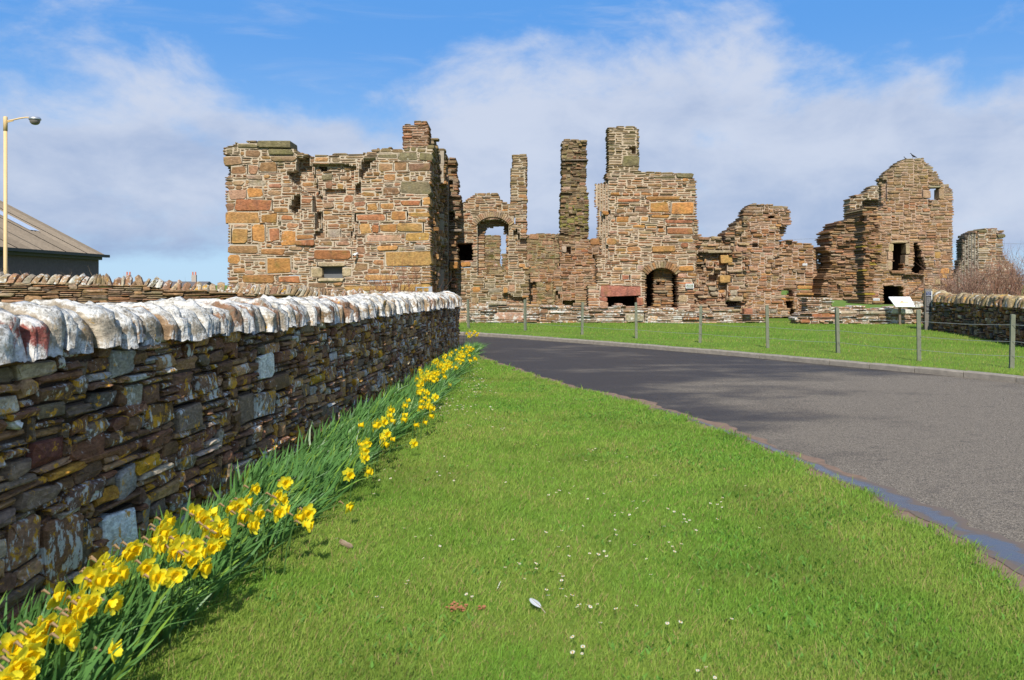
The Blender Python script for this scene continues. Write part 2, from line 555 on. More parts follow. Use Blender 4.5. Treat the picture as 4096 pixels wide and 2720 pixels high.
strip('grass_verge', lambda t: off(far_p, t, 0.148), lambda t: off(far_p, t, 3.2), M['grass'], 0.10, 0.006, 80, 6)
WALL_FACE = [(-2.47, 0.3), (-2.38, 3.0), (-2.30, 4.5), (-2.16, 6.3), (-1.90, 9.0), (-1.62, 12.5), (-1.38, 16.5), (-1.30, 19.9), (-1.48, 21.4), (-2.2, 22.5), (-3.6, 23.0)]
wall_p = Path(WALL_FACE, 1)
wy = np.array([wall_p.at(u)[0].y for u in np.linspace(0, wall_p.L, 200)])
wx = np.array([wall_p.at(u)[0].x for u in np.linspace(0, wall_p.L, 200)])
ny_ = np.array([q.y for q in near_p.p])[::-1]; nx_ = np.array([q.x for q in near_p.p])[::-1]


def wall_x(Y): return float(np.interp(Y, wy[:170], wx[:170]))


def lawn_r(Y): return float(np.interp(Y, ny_, nx_))


def lawn_edge(Y): return lawn_r(Y) + 0.05 * math.sin(Y * 5.1) + 0.035 * math.sin(Y * 13.7 + 1) + 0.02 * math.sin(Y * 31)


class V2:
    def __init__(s, x, y): s.x = x; s.y = y


yy = lambda t: 0.2 + t * 21.2
strip('lawn', lambda t: V2(wall_x(yy(t)) - 0.1, yy(t)), lambda t: V2(lawn_edge(yy(t)) - 0.03, yy(t)), M['grass'], 0.03, 0.022, 420, 8)
# silt washed against the edge of the lawn, and the water lying in the gutter
strip('silt', lambda t: V2(lawn_edge(yy(t)) - 0.06, yy(t)), lambda t: V2(lawn_r(yy(t)) + (0.26 + 0.05 * math.sin(t * 60) + 0.04 * math.sin(t * 143) + 0.025 * math.sin(t * 391)) * (1 if yy(t) < 13 else 0.55), yy(t)), M['mud'], 0.012, 0.008, 300, 2)


def wat(t): return 2.4 + t * 8.6


def wat_w(Y): return (0.36 if Y < 5.6 else max(0.08, 0.36 - (Y - 5.6) * 0.11)) * (0.85 + 0.15 * math.sin(Y * 3.1) + 0.12 * math.sin(Y * 8.3 + 2) + 0.08 * math.sin(Y * 21))


strip('gutter_water', lambda t: V2(lawn_r(wat(t)) + 0.05 + 0.015 * math.sin(wat(t) * 6) + 0.01 * math.sin(wat(t) * 17) + (0.05 if wat(t) < 6 else 0.0), wat(t)), lambda t: V2(lawn_r(wat(t)) + 0.07 + 0.05 * (wat(t) < 6) + wat_w(wat(t)), wat(t)), M['water'], 0.0135, 0.0135, 300, 8,
      colf=lambda t, q, p: (abs(q - 0.45) * 2, 0, 0, 1))


# ------------------------------------------------------------------ masonry
def in_poly(poly, U, Vv):
    inside = np.zeros(U.shape, dtype=bool)
    n = len(poly)
    for i in range(n):
        x1, y1 = poly[i]; x2, y2 = poly[(i + 1) % n]
        if y1 == y2: continue
        c = ((y1 > Vv) != (y2 > Vv)) & (U < (x2 - x1) * (Vv - y1) / (y2 - y1) + x1)
        inside ^= c
    return inside


def stone_geo(mb, mp, r, d0, depth, rr, gap, col, hi=False, bev=0.018, ext=(0, 0, 0, 0), wob=0.5):
    """one irregular stone: back ring, edge ring, face ring (and a domed face if hi)"""
    u0, v0, u1, v1 = r
    g2 = gap * 0.5; gv = min(g2, (v1 - v0) * 0.19)
    u0 += g2 - ext[0]; u1 -= g2 - ext[1]; v0 += gv - ext[2]; v1 -= gv - ext[3]
    w = u1 - u0; h = v1 - v0
    if w < 0.01 or h < 0.008: return
    j = lambda s: rr.uniform(-s, s)
    ju = min(w * 0.16, gap * 1.5) * wob + 0.003; jv = min(h * 0.2, gap * 1.3) * wob + 0.002
    if True:
        if hi: ru = min(0.13 * w, 0.018); rv = min(0.16 * h, 0.014)
        else: ru = min(rr.uniform(0.08, 0.24) * w, 0.06); rv = min(rr.uniform(0.12, 0.30) * h, 0.05)
        ring = [(u0 + ru, v0), (u1 - ru, v0), (u1, v0 + rv), (u1, v1 - rv), (u1 - ru, v1), (u0 + ru, v1), (u0, v1 - rv), (u0, v0 + rv)]
    ring = [(a + j(ju), b + j(jv)) for a, b in ring]
    cu = (u0 + u1) / 2; cv = (v0 + v1) / 2
    n = len(ring)
    bu = min(bev, w * 0.25); bv = min(bev, h * 0.25)
    tiltu = j(0.007); tiltv = j(0.007)
    vs = []
    for a, b in ring: vs.append(mp(a, b, d0 + depth))
    for a, b in ring: vs.append(mp(a, b, d0 + bev * 0.9 + abs(j(0.008))))
    fr = []
    for a, b in ring:
        a2 = a + (bu if a < cu else -bu) * rr.uniform(0.6, 1.4); b2 = b + (bv if b < cv else -bv) * rr.uniform(0.6, 1.4)
        vs.append(mp(a2, b2, d0 + tiltu * (1 if a > cu else -1) + tiltv * (1 if b > cv else -1) + j(0.006)))
    fs = []
    for q in (0, 1):
        for k in range(n):
            k2 = (k + 1) % n
            fs.append((q * n + k, q * n + k2, (q + 1) * n + k2, (q + 1) * n + k))
    if True:
        vs.append(mp(cu + j(w * 0.15), cv + j(h * 0.15), d0 - (rr.uniform(-0.004, 0.014) if hi else rr.uniform(-0.002, 0.022))))
        for k in range(n): fs.append((2 * n + k, 2 * n + (k + 1) % n, 3 * n))
    mb.add(vs, fs, col)


PAL = {
    'O': [(0.36, 0.175, 0.058), (0.32, 0.16, 0.06), (0.37, 0.20, 0.075)],
    'Rr': [(0.31, 0.125, 0.055), (0.28, 0.12, 0.06)],
    'B': [(0.25, 0.14, 0.075), (0.21, 0.125, 0.07), (0.28, 0.165, 0.09)],
    'G': [(0.27, 0.23, 0.165), (0.24, 0.205, 0.16), (0.30, 0.24, 0.17)],
    'P': [(0.35, 0.21, 0.135), (0.33, 0.20, 0.13), (0.37, 0.24, 0.16)],
    'K': [(0.36, 0.28, 0.19), (0.34, 0.255, 0.17)],
    'M': [(0.165, 0.14, 0.075), (0.19, 0.155, 0.09), (0.15, 0.125, 0.07)],
    'Y': [(0.34, 0.20, 0.07)],
    'S': [(0.27, 0.105, 0.07)],
    'D': [(0.13, 0.085, 0.055), (0.11, 0.08, 0.06)],
}


def pick(mix_, rr):
    t = rr.random() * sum(w for _, w in mix_)
    for k, w in mix_:
        t -= w
        if t <= 0: break
    c = rr.choice(PAL[k]) if isinstance(k, str) else k
    f = rr.uniform(0.90, 1.28)
    k = 0.42
    c = tuple(a * (1 - k) + b * k for a, b in zip(c, (0.245, 0.150, 0.085))) if isinstance(mix_[0][0], str) and len(mix_) > 1 else c
    return (c[0] * f, c[1] * f * rr.uniform(0.95, 1.05), c[2] * f * rr.uniform(0.9, 1.1), rr.random())


def masonry(root, mp, outline, mat, mortar=(0.42, 0.35, 0.27), holes=(), manual=(), depths=(), cu=0.1, cv=0.06, big=(), small=((1, 4, 1, 2),),
            cols=(('B', 1),), topcol=None, thick=0.8, gap=0.022, rough=0.015, bev=0.016, proud=0.025, hi=False, seed=1, max_parts=300, weight=None, stone_name='stone', mortar_name='mortar', mortar_mat=None, wob=0.6, backthick=None):
    """pack irregular stones into an outline (u,v); the stones stand proud of a mortar body of the same cells"""
    rr = random.Random(seed)
    ou = [p[0] for p in outline]; ov = [p[1] for p in outline]
    U0, U1, V0, V1 = min(ou), max(ou), min(ov), max(ov)
    nu = int(math.ceil((U1 - U0) / cu)); nv = int(math.ceil((V1 - V0) / cv))
    UU, VV = np.meshgrid(U0 + (np.arange(nu) + 0.5) * cu, V0 + (np.arange(nv) + 0.5) * cv)
    mask = in_poly(outline, UU, VV)
    for h in holes: mask &= ~in_poly(h, UU, VV)
    dep = np.zeros(mask.shape)
    for dd in depths:
        if callable(dd): dep += dd(UU, VV)
        else: dep[in_poly(dd[0], UU, VV)] += dd[1]
    free = mask.copy()
    rects = []                                        # (u0,v0,u1,v1, i0,j0,i1,j1, col, proud, name)
    for q in manual:
        u0, v0, u1, v1 = q[:4]
        sel = (UU > u0) & (UU < u1) & (VV > v0) & (VV < v1)
        free[sel] = False
        rects.append((u0, v0, u1, v1, None, pick([(q[4], 1)], rr), q[5] if len(q) > 5 else 0.0, q[6] if len(q) > 6 else stone_name))
    for (n, w0, w1, h0, h1, mixc) in big:
        for _ in range(n):
            w = rr.randint(w0, w1); h = rr.randint(h0, h1)
            i = rr.randint(0, max(0, nu - w)); k = rr.randint(0, max(0, nv - h))
            sub = free[k:k + h, i:i + w]
            if sub.shape != (h, w) or not sub.all(): continue
            if np.ptp(dep[k:k + h, i:i + w]) > 0.08: continue
            free[k:k + h, i:i + w] = False
            rects.append((U0 + i * cu, V0 + k * cv, U0 + (i + w) * cu, V0 + (k + h) * cv, (i, k, i + w, k + h), pick(mixc, rr), 0.0, stone_name))
    for k in range(nv):
        i = 0
        while i < nu:
            if not free[k, i]: i += 1; continue
            w0, w1, h0, h1 = rr.choice(small)
            w = rr.randint(w0, w1); h = rr.randint(h0, h1)
            ww = 1
            while ww < w and i + ww < nu and free[k, i + ww] and abs(dep[k, i + ww] - dep[k, i]) < 0.08: ww += 1
            if ww < w1 and (i + ww >= nu or not free[k, i + ww]): pass
            elif i + ww + 1 < nu and free[k, i + ww] and not free[k, i + ww + 1] and abs(dep[k, i + ww] - dep[k, i]) < 0.08: ww += 1
            hh = 1
            while hh < h and k + hh < nv and free[k + hh, i:i + ww].all() and np.ptp(dep[k:k + hh + 1, i:i + ww]) < 0.08: hh += 1
            free[k:k + hh, i:i + ww] = False
            rects.append((U0 + i * cu, V0 + k * cv, U0 + (i + ww) * cu, V0 + (k + hh) * cv, (i, k, i + ww, k + hh), pick(cols, rr), 0.0, stone_name))
            i += ww
    mort = MB(); rest = MB(); out = []
    jit = {}

    def vj(a, b):                                     # shared wobble of the coursing
        return 0.35 * cv * math.sin(a * 2.3 + seed) * math.sin(a * 0.9 + b * 1.7)
    for (u0, v0, u1, v1, ij, col, pr, nm) in rects:
        uc, vc = (u0 + u1) / 2, (v0 + v1) / 2
        ic = min(nu - 1, max(0, int((uc - U0) / cu))); kc = min(nv - 1, max(0, int((vc - V0) / cv)))
        d = float(dep[kc, ic])
        ext = [0, 0, 0, 0]; full = False
        i0 = max(0, int(round((u0 - U0) / cu))); i1 = min(nu, int(round((u1 - U0) / cu)))
        k0 = max(0, int(round((v0 - V0) / cv))); k1 = min(nv, int(round((v1 - V0) / cv)))
        km = min(nv - 1, (k0 + k1) // 2); im = min(nu - 1, (i0 + i1) // 2)
        eL = i0 == 0 or not mask[km, i0 - 1]; eR = i1 >= nu or not mask[km, i1]
        eB = k0 > 0 and not mask[k0 - 1, im]; eT = k1 >= nv or not mask[k1, im]
        if eL: ext[0] = gap * 0.5 + rr.uniform(0.006, min(0.085, 0.02 + rough * 1.5))
        if eR: ext[1] = gap * 0.5 + rr.uniform(0.006, min(0.085, 0.02 + rough * 1.5))
        if eB: ext[2] = gap * 0.5 + 0.008
        if eT: ext[3] = gap * 0.5 + rr.uniform(0.004, 0.012 + rough * 0.6)
        full = eL or eR or eT or eB
        if nm == stone_name and ij is not None:
            jj = (vj(u0, v0), vj(u0, v1))
        else: jj = (0, 0)
        if topcol:
            k = topcol(uc, vc, rr)
            if k: col = (col[0] + (k[0] - col[0]) * k[3], col[1] + (k[1] - col[1]) * k[3], col[2] + (k[2] - col[2]) * k[3], col[3])
        dst = rr.gauss(0, rough)
        if rr.random() < 0.12: dst -= abs(rr.gauss(0, rough * 1.6))
        d0 = d - proud + max(-3 * rough, min(3 * rough, dst)) - pr
        d0 = min(d0, d - 0.017)
        depth = (thick + 0.01 - d0) if full else 0.34 + abs(dst)
        area = (u1 - u0) * (v1 - v0)
        if weight: area *= weight(uc, vc)
        out.append((area, (u0, v0 + jj[0], u1, v1 + jj[1]), d0, depth, ext, col, nm))
        if not full or True:
            e = 0.0
            zz = d + 0.004 * rr.random()
            back = (backthick or thick)
            a = (u0 + (0.03 if eL else -e), v0 + (0.03 if eB else -e) + (jj[0]), u1 - (0.03 if eR else -e), v1 - (0.03 if eT else -e) + (jj[1]))
            P = [mp(a[0], a[1], zz), mp(a[2], a[1], zz), mp(a[2], a[3], zz), mp(a[0], a[3], zz), mp(a[0], a[1], back), mp(a[2], a[1], back), mp(a[2], a[3], back), mp(a[0], a[3], back)]
            mort.add(P, [(0, 1, 2, 3), (4, 5, 1, 0), (1, 5, 6, 2), (3, 2, 6, 7), (4, 0, 3, 7), (5, 4, 7, 6)], mortar)
    out.sort(key=lambda t: -t[0])
    n = 0
    for (area, r, d0, depth, ext, col, nm) in out:
        if nm != stone_name or n < max_parts:
            mb = MB()
            stone_geo(mb, mp, r, d0, depth, rr, gap, col, hi, bev, ext, wob)
            if not mb.v: continue
            c = np.mean(np.array(mb.v), axis=0)
            mb.v = [(a[0] - c[0], a[1] - c[1], a[2] - c[2]) for a in mb.v]
            mb.build(nm, mat, root, tuple(c))
            if nm == stone_name: n += 1
        else:
            stone_geo(rest, mp, r, d0, depth, rr, gap, col, hi, bev, ext, wob)
    if rest.v: rest.build('rubble_stones', mat, root, kind='stuff')
    mort.build(mortar_name, mortar_mat or M['mortar'], root, kind='stuff')


class Face:
    """a wall face square to the view line at distance Y; crop coordinates -> local (u, v)"""
    def __init__(self, Y, ox, oy, sc, xref):
        self.Y = Y; self.o = (ox, oy, sc)
        self.X0 = px(ox + xref / sc, 0, Y)[0]

    def __call__(self, x, y):
        ox, oy, sc = self.o
        X, Z = px(ox + x / sc, oy + y / sc, self.Y)
        return (X - self.X0, Z)

    def poly(self, pts): return [self(a, b) for a, b in pts]

    def rect(self, q):
        a = self(q[0], q[3]); b = self(q[2], q[1])
        return (a[0], a[1], b[0], b[1]) + tuple(q[4:])

    def root(self, name): return empty(name, (self.X0, self.Y, 0))


def flat(u, v, d): return (u, d, v)


def A_(Y, x): return Face(Y, 850, 450, 2.091, x)
def B_(Y, x): return Face(Y, 1750, 450, 1.7418, x)
def C_(Y, x): return Face(Y, 2750, 550, 1.754, x)


def chamber(root, r, d0, d1, name='dark_backing'):
    """dark room, or dark box added for shade, behind an opening: back, sides, roof and floor"""
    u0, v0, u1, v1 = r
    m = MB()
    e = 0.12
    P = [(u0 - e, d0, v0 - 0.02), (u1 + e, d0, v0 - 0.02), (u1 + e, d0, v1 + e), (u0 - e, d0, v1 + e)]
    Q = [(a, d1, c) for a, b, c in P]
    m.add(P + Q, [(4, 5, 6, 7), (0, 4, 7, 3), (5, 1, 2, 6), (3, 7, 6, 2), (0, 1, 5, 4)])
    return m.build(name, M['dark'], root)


def voussoirs(root, cu_, cv_, r0, r1, a0, a1, n, mat, cols, seed, d0=-0.03, depth=0.5, squash=1.0):
    rr = random.Random(seed)
    for i in range(n):
        t0 = a0 + (a1 - a0) * (i + 0.08) / n; t1 = a0 + (a1 - a0) * (i + 0.92) / n
        m = MB()
        rj = rr.uniform(-0.02, 0.03); dd = d0 + rr.uniform(-0.015, 0.02)
        pr = [(r0, t0), (r0, t1), (r1 + rj, t1), (r1 + rj, t0)]
        P = [(cu_ + a * math.cos(t), dd, cv_ + a * math.sin(t) * squash) for a, t in pr]
        c = np.mean(np.array(P), axis=0)
        F = [tuple(c + (np.array(p) - c) * 0.92 - np.array((0, 0.012, 0))) for p in P]
        Q = [(a, dd + depth, b) for a, _, b in P]
        m.add(P + F + Q, [(4, 5, 6, 7), (0, 1, 5, 4), (1, 2, 6, 5), (2, 3, 7, 6), (3, 0, 4, 7), (8, 9, 1, 0), (9, 10, 2, 1), (10, 11, 3, 2), (11, 8, 0, 3)], pick(cols, rr))
        m.build('voussoir', mat, root)


def moss_top(vt, band=0.5, col=(0.16, 0.14, 0.075), k=0.7):
    def f(u, v, rr):
        t = (v - (vt - band)) / band + rr.uniform(-0.3, 0.3)
        if t <= 0: return None
        return col + (min(1, t) * k,)
    return f


mix_thin = (('B', 3), ('P', 2.6), ('G', 1.6), ('Rr', 1.2), ('K', 0.7), ('O', 0.9))
mix_big = (('O', 4), ('B', 2), ('Rr', 1.4), ('P', 1.5), ('G', 0.6))
mix_brown = (('B', 3.4), ('Rr', 1.6), ('P', 3.0), ('O', 0.6), ('G', 0.8))
mix_grey = (('G', 3), ('B', 2), ('P', 1), ('M', 2))

# ---- the near left tower with the gun loop
F = A_(33, 95)
tower = tag(F.root('ruined_tower'), 'broad tower of big orange sandstone blocks with a small blocked loop low in front', 'ruin')
man = []
for q in [(97, 365, 245, 445, 'B'), (205, 258, 372, 303, 'M', .03), (375, 240, 655, 297, 'M', .06), (465, 305, 680, 358, 'M', .04), (495, 365, 705, 412, 'B', .03), (298, 438, 385, 515, 'B'), (392, 412, 535, 500, 'B'),
          (155, 447, 277, 520, 'B'), (312, 560, 450, 614, 'G'), (135, 642, 283, 733, 'P'), (287, 630, 420, 715, 'O'), (187, 727, 495, 820, 'Rr'), (118, 750, 184, 828, 'B'), (125, 828, 395, 938, 'O'), (398, 847, 550, 923, 'O'),
          (566, 856, 680, 905, 'Rr'), (335, 937, 440, 1085, 'O'), (162, 967, 298, 1098, 'O'), (468, 962, 570, 1078, 'Rr'), (573, 982, 705, 1113, 'O'), (135, 1103, 385, 1180, 'B'), (410, 1130, 610, 1195, 'O'), (135, 1187, 232, 1262, 'O'),
          (450, 1208, 655, 1350, 'O'), (250, 1358, 525, 1425, 'O'), (552, 1364, 735, 1425, 'Rr'), (850, 1145, 1160, 1230, (0.25, 0.105, 0.045)), (690, 1067, 860, 1115, 'Rr', .08), (692, 1020, 845, 1062, 'O'), (1440, 1162, 1822, 1285, 'Y', .01),
          (1285, 1022, 1580, 1083, 'P'), (1380, 1110, 1550, 1158, 'O'), (1617, 1007, 1815, 1075, 'Y'), (1547, 922, 1760, 1003, 'Y'), (1402, 927, 1542, 1008, 'O'), (1230, 932, 1328, 1018, 'O'), (1332, 942, 1395, 1006, 'Rr'),
          (1497, 822, 1625, 908, 'O'), (1637, 832, 1810, 873, 'Y'), (1202, 852, 1450, 908, 'Rr'), (1290, 757, 1383, 818, 'O'), (1405, 752, 1520, 815, 'O'), (1575, 727, 1740, 788, 'Rr'), (1752, 707, 1815, 780, 'O'),
          (1420, 627, 1565, 690, 'B'), (1570, 577, 1815, 680, 'M'), (1320, 717, 1465, 745, 'B'), (1385, 422, 1510, 493, 'B'), (1515, 417, 1635, 490, 'B'), (1640, 417, 1818, 490, 'B'), (1555, 332, 1720, 405, 'M'), (1725, 337, 1838, 402, 'M', .02),
          (1380, 342, 1550, 385, 'M'), (1265, 1352, 1550, 1405, 'O'), (1695, 1112, 1785, 1155, 'G'), (905, 502, 1000, 565, 'M', .05), (930, 572, 1000, 633, 'B', .02), (945, 972, 1060, 1045, 'G'), (850, 987, 940, 1053, 'B'),
          (1055, 522, 1150, 565, 'B'), (1085, 450, 1205, 478, 'B'), (1260, 375, 1375, 395, 'M', .1), (1520, 1300, 1640, 1335, 'P'), (1100, 1450, 1500, 1500, 'Y'), (1560, 1430, 1820, 1500, 'Y'),
          (820, 1292, 908, 1375, 'K', .02), (1082, 1292, 1170, 1370, 'K', .02), (880, 1248, 1110, 1284, 'K', .05, 'lintel'), (880, 1386, 1098, 1420, 'K', .06, 'sill')]:
    man.append(F.rect(q))
loop = (908, 1284, 1082, 1386)
out = F.poly([(95, 305), (205, 256), (375, 240), (655, 250), (668, 300), (745, 342), (805, 355), (800, 372), (1050, 352), (1340, 340), (1345, 312), (1480, 295), (1600, 300), (1700, 290), (1840, 278), (1840, 345), (1822, 420), (1815, 700), (1820, 1200), (1826, 1860), (145, 1860), (143, 1420), (138, 1200), (130, 940), (118, 760), (125, 640), (118, 535), (120, 450), (98, 440)])
deps = [(F.poly([(690, 380), (800, 360), (840, 500), (880, 640), (905, 700), (900, 960), (850, 980), (840, 700), (740, 640), (640, 560), (620, 500), (700, 480)]), 0.58),
        (F.poly([(680, 700), (730, 700), (745, 800), (690, 850), (640, 810)]), 0.75),
        (F.poly([(840, 430), (1190, 440), (1180, 640), (1160, 1050), (850, 1060), (905, 960), (910, 700), (880, 640)]), 0.22),
        (F.poly([(915, 632), (1110, 632), (1100, 665), (940, 690)]), 0.22),
        (F.poly([(880, 445), (955, 450), (940, 492), (890, 500)]), 0.55),
        (F.poly([(1185, 850), (1235, 870), (1225, 940), (1180, 910)]), 0.4),
        (F.poly([(1150, 1000), (1190, 950), (1200, 1110), (1160, 1120)]), 0.2),
        (F.poly([(1190, 600), (1250, 560), (1240, 690), (1185, 700)]), 0.4),
        (F.poly([(1260, 395), (1340, 395), (1310, 470), (1250, 560), (1215, 520)]), 0.45),
        (F.poly([(840, 830), (915, 830), (920, 930), (880, 920)]), 0.35),
        (F.poly([(115, 450), (160, 450), (190, 545), (118, 545)]), 0.35)]
masonry(tower, flat, out, M['tower'], (0.43, 0.355, 0.265), holes=[F.poly([(loop[0], loop[1]), (loop[2], loop[1]), (loop[2], loop[3]), (loop[0], loop[3])])], manual=man, depths=deps, cu=0.09, cv=0.055,
        big=((260, 4, 8, 4, 6, mix_big), (700, 3, 6, 3, 4, mix_big)), small=((3, 8, 2, 2), (3, 7, 2, 3), (2, 6, 1, 1), (2, 4, 2, 3), (1, 3, 1, 2), (3, 7, 1, 2)), cols=mix_thin, topcol=moss_top(7.2, 1.1, k=0.8), thick=1.0, gap=0.045, rough=0.014, proud=0.02, seed=5)
a = F(loop[0], loop[3]); b = F(loop[2], loop[1])
pm = MB(); pm.box((a[0] - 0.02, 0.28, a[1] - 0.02), (b[0] + 0.02, 0.32, b[1] + 0.02), (0.10, 0.105, 0.11))
pm.build('shutter', M['attr'], tower)
# chimney head on the tower
Fc = A_(33.6, 1595)
chim = tag(Fc.root('chimney_stack'), 'short square brown chimney standing on the right corner of the broad left tower', 'chimney')
o = Fc.poly([(1595, 105), (1640, 100), (1648, 108), (1697, 104), (1697, 80), (1785, 82), (1803, 130), (1803, 300), (1595, 300)])
masonry(chim, flat, o, M['ruin'], (0.30, 0.23, 0.17), cu=0.09, cv=0.05, small=((2, 6, 1, 2), (3, 8, 1, 2), (2, 4, 1, 1)), cols=mix_brown, topcol=moss_top(8.6, 0.6), thick=0.9, gap=0.02, rough=0.015, seed=7)
chim.location.z = 0.0

# ---- range wall running back from the tower's right corner
X0 = px(850 + 1822 / 2.091, 0, 33)[0]
rng_w = tag(empty('ruined_wall', (X0, 34.02, 0)), 'shadowed ragged side wall running back from the right corner of the broad tower', 'ruin')
o = [(0, 0), (5.6, 0), (5.6, 6.9), (5.3, 7.6), (3.4, 7.55), (3.0, 7.0), (2.0, 7.0), (1.5, 7.55), (0.0, 7.45)]
hol = [[(3.6, 4.7), (4.9, 4.9), (4.8, 6.0), (3.7, 6.1)], [(3.5, 2.3), (4.9, 2.4), (4.8, 3.4), (3.7, 3.4)]]
dfn = lambda U, Vv: -0.16 * np.sin(U * 1.7 + 1.0) * (U > 2.6) + np.where((U > 2.6) & (U < 3.6), 0.22, 0.0)
masonry(rng_w, lambda u, v, d: (-d, u, v), o, M['ruin'], (0.32, 0.27, 0.21), holes=hol, depths=[dfn], cu=0.14, cv=0.08, big=((80, 3, 6, 3, 5, mix_big),), small=((2, 6, 1, 2), (1, 4, 1, 3), (2, 5, 2, 3)), cols=(('B', 3), ('D', 2), ('O', 1), ('Rr', 1), ('G', 2)), topcol=moss_top(7.4, 0.8), thick=0.9, gap=0.04, rough=0.06, proud=0.05, seed=9)
F = A_(40.3, 1900)
crs = tag(F.root('ruined_wall'), 'ragged upright wall end with jutting stones between the broad tower and the arched wall', 'ruin')
o = F.poly([(1900, 352), (1940, 350), (1948, 372), (2022, 370), (2030, 430), (2026, 520), (2048, 600), (2052, 740), (2062, 780), (2050, 860), (2012, 900), (2040, 970), (2060, 990), (2030, 1050), (2035, 1180), (2048, 1300), (2000, 1330), (2020, 1400), (2030, 1640), (1900, 1640)])
deps = [(F.poly([(1960, 360), (2070, 360), (2070, 1640), (1975, 1640)]), 0.45), (F.poly([(1975, 560), (2010, 560), (2015, 660), (1980, 650)]), 0.4), (F.poly([(1980, 820), (2020, 830), (2010, 900), (1975, 890)]), 0.5), (F.poly([(1985, 1310), (2050, 1310), (2040, 1400), (1990, 1400)]), 0.6), (F.poly([(1900, 560), (1950, 565), (1945, 640), (1900, 640)]), 0.5)]
man = [F.rect((1985, 970, 2068, 998, 'G', .1)), F.rect((1975, 1242, 2048, 1308, 'O', .15)), F.rect((1985, 1385, 2035, 1405, 'Rr', .15))]
masonry(crs, flat, o, M['ruin'], (0.24, 0.19, 0.14), depths=deps, manual=man, cu=0.10, cv=0.065, small=((1, 4, 1, 3), (2, 5, 1, 2), (1, 3, 1, 2)), cols=(('B', 3), ('D', 1.5), ('G', 1.6), ('Rr', 1), ('M', 1)), topcol=moss_top(8.0, 0.8), thick=1.5, gap=0.03, rough=0.09, proud=0.05, seed=10)  # darker stone mix stands in for the dim light on this end

# ---- wall with the tall arched window
F = B_(42, 120)
arch = tag(F.root('ruined_wall'), 'ruined gable wall with an arched window opening and a thin chimney on its right end', 'ruin')
o = F.poly([(60, 660), (155, 650), (160, 640), (205, 610), (262, 563), (340, 560), (415, 568), (440, 598), (445, 625), (508, 640), (520, 615), (505, 615), (505, 390), (520, 385), (520, 295), (580, 295), (580, 284), (626, 284), (628, 1000), (632, 1345), (60, 1345)])
arc_pts = [(278, 1130)] + [(278 + (494 - 278) * (0.5 - 0.5 * math.cos(math.pi * k / 10)), 790 - 48 * math.sin(math.pi * k / 10)) for k in range(11)] + [(494, 1130)]
hol = [F.poly([(334, 1130), (326, 850), (336, 790), (472, 786), (476, 1130)]), F.poly([(130, 910), (240, 910), (240, 1035), (130, 1035)])]
man = [F.rect(q) for q in [(495, 715, 535, 770, 'G'), (160, 1040, 235, 1075, 'O'), (240, 1210, 300, 1252, 'O'), (350, 1225, 440, 1255, 'G'), (235, 1290, 290, 1330, 'P'), (455, 1215, 492, 1260, 'O', .05), (495, 1200, 545, 1250, 'P'), (565, 1050, 615, 1080, 'O', .05), (330, 1190, 400, 1222, 'G')]]
deps = [(F.poly([(495, 640), (640, 640), (640, 1345), (600, 1345), (600, 700), (560, 690), (540, 900), (560, 1300), (495, 1300)]), 0.0),
        (F.poly([(520, 830), (560, 800), (575, 900), (545, 930)]), 0.3), (F.poly([(565, 880), (620, 880), (620, 920), (570, 920)]), 0.35), (F.poly([(460, 1240), (540, 1280), (620, 1290), (600, 1330), (450, 1320)]), 0.3), (F.poly(arc_pts), 0.62)]
masonry(arch, flat, o, M['ruin'], (0.40, 0.34, 0.25), holes=hol, manual=man, depths=deps, cu=0.11, cv=0.065, big=((40, 3, 6, 2, 4, mix_thin),), small=((2, 6, 1, 2), (3, 7, 2, 2), (3, 6, 1, 2), (1, 4, 1, 2), (2, 4, 2, 3), (2, 5, 2, 2)), cols=(('B', 3), ('G', 2.2), ('P', 2.4), ('O', 0.8), ('K', 0.6)),
        topcol=lambda u, v, rr: (0.17, 0.16, 0.085, 0.45) if (rr.random() < 0.5 and (v < 2.4 or v > 6.0)) else None, thick=1.2, gap=0.03, rough=0.02, seed=13)
ctr = F(386, 850); r_in = F(494, 850)[0] - ctr[0] + 0.02
voussoirs(arch, ctr[0], F(0, 870)[1], r_in * 1.28, r_in * 1.62, R(146), R(34), 21, M['ruin'], (('K', 3), ('P', 2), ('G', 1)), 3, -0.075, 0.5)
w_ = F.rect((130, 910, 240, 1035))
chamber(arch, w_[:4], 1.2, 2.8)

# ---- rear wall seen through the arch and between the stacks
F = B_(50, 325)
rear = tag(F.root('ruined_wall'), 'long brown back wall seen through the arched window and behind the tall stacks', 'ruin')
o = F.poly([(322, 852), (375, 848), (430, 850), (436, 1040), (447, 1088), (457, 985), (490, 985), (500, 900), (630, 852), (700, 848), (845, 846), (900, 870), (1120, 900), (1120, 1360), (322, 1360)])
masonry(rear, flat, o, M['mossy'], (0.26, 0.21, 0.12), cu=0.12, cv=0.07, big=((60, 3, 6, 2, 4, mix_grey),), small=((2, 6, 1, 3), (2, 5, 1, 2), (1, 3, 1, 2)), cols=(('B', 3), ('G', 1.6), ('O', 1), ('M', 1)), thick=0.8, gap=0.03, rough=0.02, seed=17)

